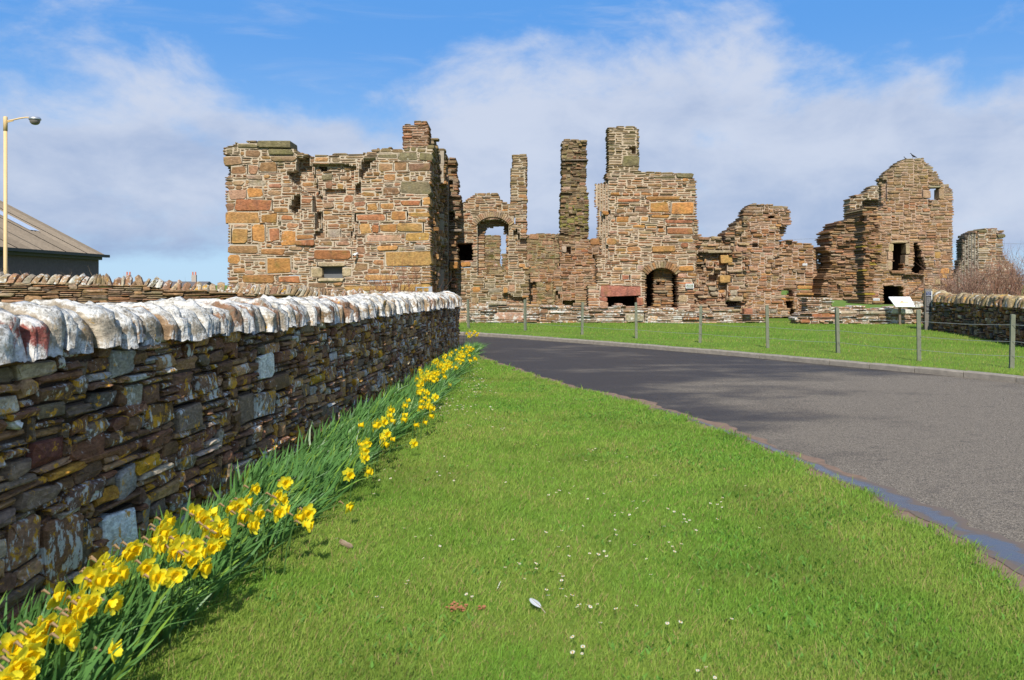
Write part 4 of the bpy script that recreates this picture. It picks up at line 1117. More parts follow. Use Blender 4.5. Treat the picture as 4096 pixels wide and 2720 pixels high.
masonry(near_wall, wall_p.map, o, M['field'], manual=man, cu=0.075, cv=0.044, big=((34, 3, 5, 2, 3, mixw), (24, 1, 3, 3, 5, mixw)), small=((2, 5, 1, 2), (1, 4, 1, 2), (1, 3, 1, 3), (2, 4, 2, 2), (2, 5, 1, 1), (1, 2, 1, 2)), cols=mixw,
        thick=0.5, gap=0.011, rough=0.012, bev=0.010, proud=0.036, hi=True, seed=101, weight=wweight, mortar=(0.045, 0.035, 0.028), mortar_name='hearting', mortar_mat=M['earth'], wob=1.0,
        topcol=lambda u_, v_, r_: (0.55, 0.27, 0.02, 0.75) if r_.random() < (0.13 if v_ < 0.42 else 0.035) else None)
rr = random.Random(77)
u = 0.05
COPE = [(0.34, 0.28, 0.20), (0.30, 0.20, 0.12), (0.28, 0.16, 0.10), (0.34, 0.25, 0.16), (0.36, 0.31, 0.24)]
while u < wall_p.L - 0.1:
    w = rr.choice((rr.uniform(0.08, 0.14), rr.uniform(0.10, 0.19), rr.uniform(0.15, 0.27)))
    Y = wall_p.at(u)[0].y
    c = rr.choice(COPE)
    if abs(u - 3.55) < 0.15: c = (0.30, 0.09, 0.07)
    f = rr.uniform(0.8, 1.2)
    mb, ctr = cope_stone(wall_p, u, u + w, wall_top(Y + w / 2) - 0.02, float(np.interp(Y, [0, 5, 14, 20, 24], [0.215, 0.235, 0.27, 0.29, 0.24])) + (0.05 if 19.4 < Y < 20.2 and u < 20.6 else 0), -0.075, 0.54, rr, (c[0] * f, c[1] * f, c[2] * f, rr.random()), lean=rr.uniform(-0.2, 0.35), n_prof=17, n_len=7, rough=0.013)
    mb.build('cope_stone', M['cope'], near_wall, ctr, smooth=True)
    u += w + rr.uniform(0.0, 0.012)

# second wall: the far return of the field wall, seen over the first
back_pts = [(-17.5, 20.2), (-12.6, 21.0), (-9.4, 22.0), (-5.5, 23.3), (-2.0, 24.9)]
bp = Path(back_pts, 1)
back_wall = tag(empty('stone_wall', (0, 0, 0)), 'low field wall with a row of upright cope stones, below the grey barn', 'wall')
bt = lambda s_: float(np.interp(bp.at(s_)[0].x, [-17, -12.6, -9.4, -8.8, -7.1, -4.9, -2.4], [1.72, 1.67, 1.58, 1.47, 1.39, 1.27, 1.15]))
us = np.linspace(0, bp.L, 40)
o = [(0, 0.0), (bp.L, 0.0)] + [(q, bt(q)) for q in us[::-1]]
masonry(back_wall, bp.map, o, M['ruin'], mortar=(0.05, 0.04, 0.03), mortar_mat=M['earth'], cu=0.10, cv=0.05, big=((12, 3, 4, 3, 5, mix_thin),), small=((3, 8, 1, 1), (2, 7, 1, 2), (2, 6, 1, 2)), cols=(('B', 2), ('G', 2), ('Rr', 1), ('D', 1), ('K', 1)), thick=0.5, gap=0.018, rough=0.025, proud=0.05, seed=103,
        weight=lambda u_, v_: max(0.01, v_ - 0.9))
u = 0.0
while u < bp.L - 0.05:
    w = rr.uniform(0.07, 0.20)
    c = rr.choice(COPE); f = rr.uniform(0.75, 1.25)
    mb, ctr = cope_stone(bp, u, u + w, bt(u + w / 2) - 0.01, rr.uniform(0.23, 0.29), -0.05, 0.42, rr, (c[0] * f, c[1] * f, c[2] * f, rr.random()), lean=rr.uniform(0.0, 0.6) if rr.random() < 0.75 else rr.uniform(-0.4, 0.1), n_prof=7, n_len=3, rough=0.014)
    mb.build('cope_stone', M['cope_back'], back_wall, ctr)
    u += w + rr.uniform(0.0, 0.02)

# right wall by the sign
rp = Path([(15.05, 31.2), (14.85, 29.8), (14.55, 27.2), (13.85, 24.4), (13.4, 22.3), (12.9, 20.0), (12.5, 18.2)], 1)
right_wall = tag(empty('stone_wall', (0, 0, 0)), 'dark shaded stone wall with rounded yellow lichened cope stones, right of the sign post', 'wall')
o = [(0, -0.02), (rp.L, -0.02), (rp.L, 1.0), (2.0, 1.03), (0, 1.08)]
mixr = ((dk, 3), (gr, 3), (rd, 1), ((0.075, 0.068, 0.062), 2), ((0.26, 0.12, 0.04), 0.5), (pl, 0.3))
masonry(right_wall, rp.map, o, M['field_right'], mortar=(0.03, 0.025, 0.02), mortar_mat=M['earth'], cu=0.085, cv=0.055, big=((40, 3, 5, 2, 4, mixr),), small=((2, 5, 1, 2), (1, 4, 1, 2), (2, 5, 2, 3)), cols=mixr, thick=0.5, gap=0.02, rough=0.025, proud=0.06, hi=True, seed=107, wob=1.0,
        topcol=lambda u_, v_, r_: (0.30, 0.24, 0.02, 0.7) if v_ > 0.93 and 0.3 < u_ < 4.2 and r_.random() < 0.45 else None)
u = 0.0
RC = [(0.30, 0.22, 0.11), (0.28, 0.20, 0.12), (0.32, 0.24, 0.13), (0.34, 0.28, 0.18), (0.26, 0.16, 0.09)]
while u < rp.L - 0.05:
    w = rr.uniform(0.16, 0.36)
    c = rr.choice(RC); f = rr.uniform(0.8, 1.2)
    mb, ctr = cope_stone(rp, u, u + w, 1.0 + 0.06 * max(0, 1 - u / 2), 0.30 + 0.12 * max(0, 1 - u / 1.6), -0.10, 0.52, rr, (c[0] * f, c[1] * f, c[2] * f, rr.random()), lean=rr.uniform(-0.4, 0.2), rough=0.028)
    mb.build('cope_stone', M['cope_right'], right_wall, ctr, smooth=True)
    u += w

# ------------------------------------------------------------------ fence
fence = tag(empty('fence', (0, 0, 0)), 'post and wire fence along the verge between the road and the ruins', 'fence')
FP = [(1080, 757), (1211, 762), (1342, 773), (1467, 782), (1614, 793), (1770, 805), (1932, 817), (2119, 838), (2332, 855)]
posts = [gpx(x, y) for x, y in FP]
posts = [posts[0] + Vector((-2.0, 1.0, 0))] + posts + [Vector((10.3, 14.0, 0)), Vector((11.0, 11.8, 0))]
heads = []
for i, p in enumerate(posts):
    m = MB()
    r = 0.042
    h = 1.06 + rr.uniform(-0.03, 0.04)
    lx, ly = rr.uniform(-0.03, 0.03), rr.uniform(-0.01, 0.01)
    a = rr.uniform(0.2, 0.9)
    vs = []
    for k, z in enumerate((-0.1, 0.5, h)):
        for q in range(4):
            th = a + q * math.pi / 2
            vs.append((r * 1.25 * math.cos(th) + lx * z, r * 1.25 * math.sin(th) + ly * z, z))
    vs.append((lx * h, ly * h, h + 0.012))
    fs = [(k * 4 + q, k * 4 + (q + 1) % 4, (k + 1) * 4 + (q + 1) % 4, (k + 1) * 4 + q) for k in range(2) for q in range(4)]
    fs += [(8 + q, 8 + (q + 1) % 4, 12) for q in range(4)]
    m.add(vs, fs)
    m.build('post', M['post'], fence, tuple(p))
    heads.append(p)
for z in (0.28, 0.55, 0.86):
    m = MB()
    pts = []
    for a, b in zip(heads, heads[1:]):
        for k in range(4):
            q = a.lerp(b, k / 4); pts.append((q.x, q.y - 0.05, z - 0.02 * math.sin(math.pi * k / 4)))
    pts.append((heads[-1].x, heads[-1].y, z))
    m.tube(pts, 0.004, 4)
    m.build('wire', M['wire'], fence)

# ------------------------------------------------------------------ barn, lamp, far things on the left
barn = tag(empty('barn', (0, 0, 0)), 'grey rendered barn with a corrugated roof and one long roof light', 'barn')
bx, by0, by1, ez = -21.55, 26.0, 44.5, 3.2
dz = math.tan(R(27.5))
wl = 5.3
m = MB(); m.box((bx - 2 * wl, by0, 0), (bx, by1, ez - 0.02), (0.14, 0.108, 0.118, 0.5))
m.add([(bx - 2 * wl, by1 - 0.001, ez - 0.02), (bx, by1 - 0.001, ez - 0.02), (bx - wl, by1 - 0.001, ez + wl * dz - 0.1), (bx - 2 * wl, by0 + 0.001, ez - 0.02), (bx, by0 + 0.001, ez - 0.02), (bx - wl, by0 + 0.001, ez + wl * dz - 0.1)], [(0, 1, 2), (5, 4, 3)], (0.12, 0.115, 0.11, 0.5))
m.build('wall', M['rough'], barn)
sheet = 1.02
Ys = by0 - 0.2
k = 0
while Ys < by1 + 0.25:
    L_ = min(sheet, by1 + 0.3 - Ys)
    for side in (1, -1):
        m = MB(); n = 14
        lift = 0.05 * (k % 2)
        vs = []
        for i in range(n + 1):
            y = Ys + L_ * i / n
            w_ = 0.035 * math.sin(i / n * 2 * math.pi * 3.5)
            for t in (-0.06, 0.5, 1.0):
                vs.append((bx + side * 0 - wl + side * wl * (1 - t) * (1.0) if side == 1 else bx - wl - wl * (1 - t), y, ez + 0.06 + dz * wl * t + w_ + lift))
        fs = [(i * 3 + j, i * 3 + j + 1, (i + 1) * 3 + j + 1, (i + 1) * 3 + j) for i in range(n) for j in range(2)]
        f = rr.uniform(0.82, 1.15)
        m.add(vs, fs, (0.215 * f, 0.172 * f, 0.125 * f, 0.5))
        m.build('roof_sheet', M['rough'], barn)
    Ys += sheet * 0.985; k += 1
# roof light lies on the slope facing the road
ya = 41.2
m = MB()
vs = []
for t in (0.33, 0.62, 0.93):
    for yy_ in (ya, ya + 0.9):
        vs.append((bx - wl * t, yy_, ez + 0.06 + dz * wl * t + 0.10))
m.add(vs, [(0, 1, 3, 2), (2, 3, 5, 4)], (0.75, 0.78, 0.84, 0.5))
sk = m.build('roof_light', flat_mat('translucent_sheet', (0.48, 0.52, 0.58), 0.25, 0, 0.08, 5), barn)
m = MB(); m.box((bx + 0.20, by0, ez - 0.16), (bx + 0.42, by1 + 0.35, ez - 0.02), (0.03, 0.03, 0.033, 0.5)); m.build('gutter', M['attr'], barn)
m = MB(); m.box((bx + 0.02, by0, ez - 0.30), (bx + 0.16, by1 + 0.05, ez - 0.05), (0.05, 0.048, 0.046, 0.5)); m.build('eaves_board', M['attr'], barn)

lamp = tag(empty('street_lamp', (px(22, 0, 25.5)[0], 25.5, 0)), 'cream painted street lamp post with one curved arm and a round grey lantern', 'street lamp')
H = px(0, 466, 25.5)[1]
CRM = (0.62, 0.44, 0.22, 0.5)
m = MB(); m.tube([(0, 0, -0.1), (0, 0, 1.6), (0, 0, H - 0.42)], [0.056, 0.055, 0.052], 12, CRM); m.build('pole', M['attr'], lamp, smooth=True)
m = MB(); m.tube([(0, 0, H - 0.43), (0, 0, H - 0.02), (0, 0, H)], [0.060, 0.060, 0.045], 12, CRM); m.build('sleeve', M['attr'], lamp, smooth=True)
m = MB(); m.tube([(0, 0, H - 0.14), (0.2, 0, H - 0.105), (0.42, 0, H - 0.055), (0.60, 0, H - 0.03), (0.74, 0, H - 0.03)], 0.022, 8, CRM); m.build('arm', M['attr'], lamp, smooth=True)
m = MB(); m.tube([(0.0, 0, H - 0.18), (0.24, 0, H - 0.13)], [0.022, 0.012], 6, CRM); m.build('brace', M['attr'], lamp)


def lathe_pts(mb, prof, n, col, c=(0, 0, 0)):
    vs = []
    for r_, z in prof:
        for q in range(n): vs.append((c[0] + r_ * math.cos(2 * math.pi * q / n), c[1] + r_ * math.sin(2 * math.pi * q / n), c[2] + z))
    fs = [(i * n + q, i * n + (q + 1) % n, (i + 1) * n + (q + 1) % n, (i + 1) * n + q) for i in range(len(prof) - 1) for q in range(n)]
    fs.append(tuple(range(n))[::-1]); fs.append(tuple(range((len(prof) - 1) * n, len(prof) * n)))
    mb.add(vs, fs, col)


m = MB(); lathe_pts(m, [(0.17, -0.04), (0.175, -0.02), (0.16, 0.02), (0.125, 0.045), (0.06, 0.058), (0.02, 0.06)], 18, (0.42, 0.42, 0.42, 0.5), (0.88, 0, H - 0.06)); m.build('lantern_hood', M['galv'], lamp, smooth=True)
m = MB(); lathe_pts(m, [(0.04, -0.19), (0.09, -0.175), (0.135, -0.125), (0.148, -0.07), (0.15, -0.042)], 18, (0.12, 0.11, 0.10, 0.5), (0.88, 0, H - 0.06)); m.build('lantern_bowl', flat_mat('lamp_bowl', (0.16, 0.14, 0.13), 0.15, 0, 0.1, 5, 0, 0.6), lamp, smooth=True)

# bungalow far beyond, only its ridge and chimneys show over the field wall
hx = px(620, 0, 200)[0]
hs = tag(empty('house', (hx, 200, -0.75)), 'far low house whose pink chimney pots just show above the field wall', 'house')
m = MB(); m.box((-11, 0, 0.4), (11, 8, 2.0), (0.45, 0.43, 0.40, 0.5)); m.build('wall', M['rough'], hs)
m = MB(); m.add([(-11.4, -0.4, 1.95), (11.4, -0.4, 1.95), (11.4, 4, 3.2), (-11.4, 4, 3.2), (-11.4, 8.4, 1.95), (11.4, 8.4, 1.95)], [(0, 1, 2, 3), (3, 2, 5, 4), (0, 3, 4), (1, 5, 2)], (0.12, 0.11, 0.11, 0.5)); roof = m.build('roof', M['rough'], hs)
for cx in (-8.0, 7.7):
    m = MB(); m.box((cx - 0.55, 3.7, 2.9), (cx + 0.55, 4.3, 4.75), (0.35, 0.30, 0.26, 0.5)); m.build('chimney', M['rough'], roof)
    for q in (-0.33, 0.33):
        m = MB(); m.tube([(cx + q, 4, 4.75), (cx + q, 4, 5.5)], 0.18, 8, (0.50, 0.17, 0.12, 0.5)); m.build('chimney_pot', M['attr'], roof)

# ------------------------------------------------------------------ signs, boards, plaques
sx, _ = px(3716, 0, 30.2)
sign = tag(empty('sign_post', (sx, 30.2, 0), R(-12)), 'upright grey stone slab carrying a narrow dark text panel, at the wall end', 'sign')
m = MB(); m.box((-0.135, 0, -0.1), (0.105, 0.10, 1.47), (0.155, 0.14, 0.12, 0.5)); m.build('slab', M['rough'], sign)
m = MB(); m.box((0.108, 0.004, -0.1), (0.165, 0.09, 1.44), (0.36, 0.27, 0.14, 0.5)); m.build('slab_lit_edge', M['rough'], sign)  # side face in a lighter tan: sunlight on it put into the colour
pan = MB(); pan.box((-0.105, -0.02, 0.62), (0.092, -0.002, 1.38), (0.035, 0.034, 0.036, 0.5)); panel = pan.build('panel', M['attr'], sign)
m = MB(); m.box((-0.103, -0.0235, 1.235), (0.076, -0.0205, 1.372), (0.035, 0.045, 0.10, 0.5)); m.build('header', M['attr'], panel)
m = MB(); m.box((0.078, -0.0245, 0.625), (0.096, -0.0205, 1.383), (0.82, 0.86, 0.84, 0.5)); m.build('white_edge', M['attr'], panel)
m = MB()
for z in (1.378, 1.228, 0.624): m.box((-0.104, -0.0238, z), (0.0775, -0.0208, z + 0.007), (0.65, 0.68, 0.68, 0.5))
m.build('rule', M['attr'], panel)
m = MB()
for k in range(9):
    x = -0.088
    while x < 0.058:
        w = rr.uniform(0.012, 0.03); m.box((x, -0.0236, 1.15 - 0.034 * k), (min(0.066, x + w), -0.0208, 1.158 - 0.034 * k), (0.42, 0.42, 0.42, 0.5)); x += w + 0.006
for k, w in enumerate((0.02, 0.085, 0.015, 0.10)): m.box((-0.09, -0.0236, 0.80 - 0.026 * k), (-0.09 + w, -0.0208, 0.806 - 0.026 * k), (0.5, 0.5, 0.5, 0.5))
m.build('text_lines', M['attr'], panel)


def lettering(body, size, loc, parent, mat, rot=(R(90), 0, 0)):
    c = bpy.data.curves.new('lettering', 'FONT'); c.body = body; c.size = size; c.align_x = 'CENTER'; c.extrude = 0.0008
    o = bpy.data.objects.new('lettering', c); COL.objects.link(o)
    bpy.context.view_layer.update()
    dg = bpy.context.evaluated_depsgraph_get()
    me = bpy.data.meshes.new_from_object(o.evaluated_get(dg))
    bpy.data.objects.remove(o)
    me.materials.clear(); me.materials.append(mat); me.name = 'lettering'
    at = me.color_attributes.new('col', 'FLOAT_COLOR', 'POINT')
    at.data.foreach_set('color', np.tile(np.array([0.55, 0.57, 0.62, 0.5], dtype=np.float32), len(me.vertices)))
    q = bpy.data.objects.new('lettering', me); COL.objects.link(q); q.parent = parent; q.location = loc; q.rotation_euler = rot
    return q


lettering("EARLS PALACE", 0.024, (-0.014, -0.0245, 1.322), panel, M['attr'])
lettering("BIRSAY", 0.026, (-0.014, -0.0245, 1.272), panel, M['attr'])

# white information board leaning on the low wall
p0 = px(3567, 1187, 34.2); p1 = px(3652, 1187, 34.2)
board = tag(empty('information_board', ((p0[0] + p1[0]) / 2 - 0.02, 34.2, 0)), 'tilted white information board with a small sketch on it, on the low wall', 'sign')
zt = px(0, 1187, 34.5)[1]; zb = px(0, 1226, 34.1)[1]
hw = (p1[0] - p0[0]) / 2
m = MB(); m.add([(-hw * 0.80, -0.22, zb), (hw * 1.0, -0.22, zb), (hw * 1.02, 0.24, zt), (-hw, 0.24, zt), (-hw * 0.80, -0.19, zb - 0.03), (hw, -0.19, zb - 0.03), (hw * 1.02, 0.27, zt - 0.03), (-hw, 0.27, zt - 0.03)],
                [(0, 1, 2, 3), (7, 6, 5, 4), (0, 4, 5, 1), (1, 5, 6, 2), (2, 6, 7, 3), (3, 7, 4, 0)], (0.86, 0.86, 0.86, 0.5)); bd = m.build('board', M['attr'], board)
m = MB()
up = Vector((0, 0.46, zt - zb)).normalized(); nrm = Vector((0, -(zt - zb), 0.46)).normalized()


def onb(a, b): return Vector((a, -0.22, zb)) + up * b + nrm * 0.004


def stroke(pts, w, col):
    for (a, b), (c_, d_) in zip(pts, pts[1:]):
        t = Vector((c_ - a, d_ - b)).normalized(); s_ = Vector((-t.y, t.x)) * w
        m.add([tuple(onb(a + s_.x, b + s_.y)), tuple(onb(a - s_.x, b - s_.y)), tuple(onb(c_ - s_.x, d_ - s_.y)), tuple(onb(c_ + s_.x, d_ + s_.y))], [(0, 1, 2, 3)], col)


stroke([(-0.18, 0.38), (-0.10, 0.345), (0.04, 0.33), (0.16, 0.35), (0.24, 0.385)], 0.006, (0.10, 0.10, 0.11, 0.5))
stroke([(-0.14, 0.22), (-0.02, 0.25), (0.10, 0.27), (0.24, 0.24)], 0.028, (0.60, 0.36, 0.16, 0.5))
stroke([(-0.06, 0.30), (0.06, 0.31)], 0.02, (0.55, 0.35, 0.18, 0.5))
stroke([(0.0, 0.19), (0.14, 0.19)], 0.018, (0.62, 0.42, 0.22, 0.5))
m.build('sketch', M['attr'], bd)
m = MB(); m.box((-0.04, 0.16, 0), (0.04, 0.24, zb + 0.12), (0.16, 0.12, 0.085, 0.5)); m.build('post', M['attr'], board)


def plaque(nx0, ny0, nx1, ny1, Y, lab, face, rows):
    x0, z1 = px(nx0, ny0, Y); x1, z0 = px(nx1, ny1, Y)
    r_ = tag(empty('plaque', ((x0 + x1) / 2, Y, z0)), lab, 'plaque', 'small text plaques fixed to the ruins')
    w = (x1 - x0) / 2; h = z1 - z0
    m = MB(); m.box((-w, 0, 0), (w, 0.05, h), (0.75, 0.77, 0.80, 0.5)); m.build('frame', M['attr'], r_)
    m = MB(); m.box((-w * 0.88, -0.004, h * 0.12), (w * 0.88, -0.001, h * 0.88), face + (0.5,)); pa = m.build('panel', M['attr'], r_)
    m = MB()
    for k in range(rows):
        zz = h * (0.80 - 0.6 * k / max(1, rows)); x = -w * (0.45 + 0.35 * k / rows)
        xe = -x
        while x < xe:
            l = rr.uniform(0.02, 0.05); m.box((x, -0.0075, zz - h * 0.05), (min(xe, x + l), -0.0045, zz), (0.55, 0.57, 0.55, 0.5)); x += l + 0.012
    m.build('text_lines', M['attr'], pa)


plaque(2743, 1135, 2775, 1153, 36.85, 'small green faced plaque in a white frame, right of the arched doorway', (0.16, 0.18, 0.12), 5)
plaque(3211, 1054, 3229, 1062, 40.9, 'tiny pale plaque fixed high on the brown wall above the little window', (0.45, 0.46, 0.46), 1)
plaque(3494, 1193, 3518, 1202, 34.6, 'tiny grey plaque low on the foundation wall left of the white board', (0.36, 0.37, 0.38), 1)

# security camera on the near tower
cx_, cz_ = px(1422, 1018, 32.8)
cctv = tag(empty('security_camera', (cx_, 32.8, cz_)), 'little white tube camera on a bracket, right of the blocked loop on the broad tower', 'camera')
m = MB(); m.tube([(0.06, 0.10, 0.05), (-0.05, -0.14, -0.03)], 0.045, 10, (0.80, 0.80, 0.78, 0.5)); m.build('body', M['attr'], cctv, smooth=True)
m = MB(); m.tube([(-0.05, -0.141, -0.031), (-0.055, -0.15, -0.034)], 0.034, 10, (0.03, 0.03, 0.03, 0.5)); m.build('lens', M['attr'], cctv)
m = MB(); m.tube([(0.05, 0.2, -0.12), (0.05, 0.05, -0.10), (0.03, 0.03, 0.0)], 0.014, 6, (0.5, 0.5, 0.5, 0.5)); m.build('bracket', M['attr'], cctv)

# galvanised gate below the tower
gx0 = px(1665, 0, 29)[0]; gx1 = px(1722, 0, 29)[0]; gz = px(0, 1147, 29)[1]
gate = tag(empty('metal_gate', (gx0, 29, 0)), 'grey metal gate whose top rail shows between the walls and the tower corner', 'gate')
m = MB(); m.tube([(0, 0, 0), (0, 0, gz)], 0.03, 8); m.build('gate_post', M['galv'], gate)
m = MB(); m.box((gx1 - gx0 - 0.06, -0.06, 0), (gx1 - gx0 + 0.06, 0.06, gz + 0.01), (0.4, 0.4, 0.4, 0.5)); m.build('gate_post', M['galv'], gate)
for z in (0.3, 0.7, 1.1, gz - 0.03):
    m = MB(); m.tube([(0.02, 0, z), (gx1 - gx0 - 0.05, 0, z)], 0.022, 6); m.build('rail', M['galv'], gate)
m = MB(); m.tube([((gx1 - gx0) * 0.48, 0, 0.3), ((gx1 - gx0) * 0.48, 0, gz - 0.03)], 0.018, 6); m.build('upright', M['galv'], gate)

# telegraph pole far behind
tx, tz = px(2750 + 958 / 1.754, 949, 80)
pole = tag(empty('telegraph_pole', (tx, 80, 0)), 'thin pale telegraph pole with a short cross arm in the gap left of the gable', 'pole')
m = MB(); m.tube([(0.1, 0, -0.3), (0, 0, tz)], [0.13, 0.09], 8, (0.34, 0.30, 0.26, 0.5)); m.build('pole', M['rough'], pole)
m = MB(); m.box((-0.42, -0.12, tz - 0.42), (0.60, -0.02, tz - 0.30), (0.2, 0.19, 0.18, 0.5)); m.build('cross_arm', M['rough'], pole)
for q in (-0.2, 0.05, 0.5):
    m = MB(); m.tube([(q, -0.07, tz - 0.3), (q, -0.07, tz + 0.02 + 0.1 * (q < 0))], 0.07, 6, (0.2, 0.18, 0.18, 0.5)); m.build('insulator', M['attr'], pole)
for a in ((-60, 20, -0.4), (60, 6, 0.2)):
    m = MB(); m.tube([(0, 0, tz - 0.1), (a[0] * 0.5, a[1] * 0.5, tz - 0.75), (a[0], a[1], tz + a[2])], 0.012, 4, (0.2, 0.2, 0.22, 0.5)); m.build('wire', M['attr'], pole)

# ------------------------------------------------------------------ bare shrubs and weeds
def twig(mb, p, dirv, length, r, rr, depth, col):
    pts = [Vector(p)]; d = Vector(dirv).normalized(); seg = length / 4
    for k in range(4):
        d = (d + Vector((rr.gauss(0, .16), rr.gauss(0, .16), rr.gauss(0.03, .10)))).normalized()
        pts.append(pts[-1] + d * seg)
    f = rr.uniform(0.75, 1.25)
    mb.tube(pts, [r, r * 0.85, r * 0.65, r * 0.45, r * 0.2], 3, (col[0] * f, col[1] * f, col[2] * f, 0.5), caps=False)
    if depth > 0:
        for k in range(rr.randint(2, 4)):
            i = rr.randint(1, 3)
            dd = (d + Vector((rr.gauss(0, .55), rr.gauss(0, .55), rr.uniform(0.0, .5)))).normalized()
            twig(mb, pts[i], dd, length * rr.uniform(0.4, 0.65), r * 0.6, rr, depth - 1, col)


bush = tag(empty('bush', (17.5, 32.5, 0)), 'bare reddish brown thicket of twigs behind the right wall', 'bush')
rr = random.Random(31)
for s_ in range(14):
    m = MB(); x = rr.uniform(-0.4, 5.4); y = rr.uniform(-1.0, 1.6)
    pts = [(x, y, 0)]
    for k in range(4): pts.append((pts[-1][0] + rr.gauss(0, .12), pts[-1][1] + rr.gauss(0, .1), pts[-1][2] + 0.5))
    m.tube(pts, [0.03, 0.026, 0.02, 0.014, 0.008], 5, (0.17, 0.11, 0.075, 0.5)); m.build('stem', M['rough'], bush)
m = MB()
for s_ in range(430):
    x = rr.uniform(-0.7, 6.0); y = rr.uniform(-1.3, 2.0)
    hmax = 1.75 + 0.75 * max(0, min(1, (x + 0.9) / 3.5)) + rr.uniform(-0.5, 0.45)
    twig(m, (x, y, rr.uniform(0.2, 0.9)), (rr.gauss(0, .28), rr.gauss(0, .25), 1), hmax * rr.uniform(0.55, 0.85), 0.012, rr, 2, rr.choice([(0.21, 0.10, 0.065), (0.16, 0.09, 0.065), (0.26, 0.15, 0.10), (0.19, 0.12, 0.10)]))
m.build('twigs', M['rough'], bush, kind='stuff')

shrub = tag(empty('shrub', (px(1580, 0, 29.6)[0], 29.6, 0)), 'sparse bare shrub of thin red shoots standing against the foot of the broad tower', 'shrub')
m = MB()
for s_ in range(46):
    x = rr.gauss(0, 0.75); lean = rr.gauss(0.08, 0.22)
    twig(m, (x * 0.7, rr.uniform(-.3, .3), 0.6), (lean + x * 0.12, rr.gauss(0, .15), 1), rr.uniform(0.9, 1.9), 0.011, rr, 1, rr.choice([(0.26, 0.10, 0.05), (0.20, 0.10, 0.06)]))
m.build('shoots', M['rough'], shrub)
m = MB()
for s_ in range(230):                                    # dead stalks along the back of the field wall
    t = rr.random() ** 0.8
    u_ = 1.0 + t * 13.5
    p, tt, nn = bp.at(u_)
    if u_ > 6.5 and rr.random() < 0.5: continue
    twig(m, (p.x - nn.x * 0.75, p.y - nn.y * 0.75, bt(u_) - 0.25), (rr.gauss(0, .4), rr.gauss(0, .3), 1), rr.uniform(0.3, 0.62) * (1.0 if u_ < 8 else 0.75), 0.006, rr, 1, rr.choice([(0.26, 0.19, 0.11), (0.20, 0.15, 0.09), (0.14, 0.15, 0.06)]))
tag(m.build('dry_weeds', M['rough']), 'dead grass and weed stalks behind the field wall', 'weeds', kind='stuff')


# ------------------------------------------------------------------ two birds on the gable
def bird(nx, ny, Y, lab, face, sc):
    x, z = px(nx, ny, Y)
    b_ = tag(empty('bird', (x, Y, z), 0), lab, 'bird', 'dark birds on top of the gable')
    m = MB()
    ax = [(-0.22, 0.00, 0.012), (-0.15, 0.02, 0.03), (-0.08, 0.05, 0.055), (0.0, 0.085, 0.07), (0.06, 0.125, 0.06), (0.09, 0.17, 0.036), (0.105, 0.205, 0.040), (0.125, 0.215, 0.030), (0.145, 0.212, 0.010)]
    n = 8; vs = []
    for (a, c_, r_) in ax:
        for q in range(n):
            th = 2 * math.pi * q / n
            vs.append((face * sc * (a + math.sin(th) * r_ * 0.35), sc * math.cos(th) * r_ * 0.9, sc * (0.06 + c_ + math.sin(th) * r_)))
    fs = [(i * n + q, i * n + (q + 1) % n, (i + 1) * n + (q + 1) % n, (i + 1) * n + q) for i in range(len(ax) - 1) for q in range(n)] + [tuple(range(n)), tuple(range((len(ax) - 1) * n, len(ax) * n))]
    m.add(vs, fs, (0.022, 0.022, 0.026, 0.5)); m.build('body', M['attr'], b_, smooth=True)
    m = MB(); m.tube([(face * sc * 0.143, 0, sc * 0.27), (face * sc * 0.185, 0, sc * 0.262)], [0.012 * sc, 0.003], 5, (0.03, 0.03, 0.03, 0.5)); m.build('beak', M['attr'], b_)
    for s_ in (-1, 1):
        m = MB(); m.tube([(face * sc * 0.01, s_ * 0.025 * sc, sc * 0.09), (face * sc * 0.015, s_ * 0.025 * sc, 0)], 0.007, 4, (0.05, 0.04, 0.04, 0.5)); m.build('leg', M['attr'], b_)


bird(3652, 634, 46.4, 'larger dark bird perched on the very top of the gable', -1, 1.0)
bird(3624, 645, 46.4, 'smaller dark bird sitting one step below the top of the gable', -1, 0.85)


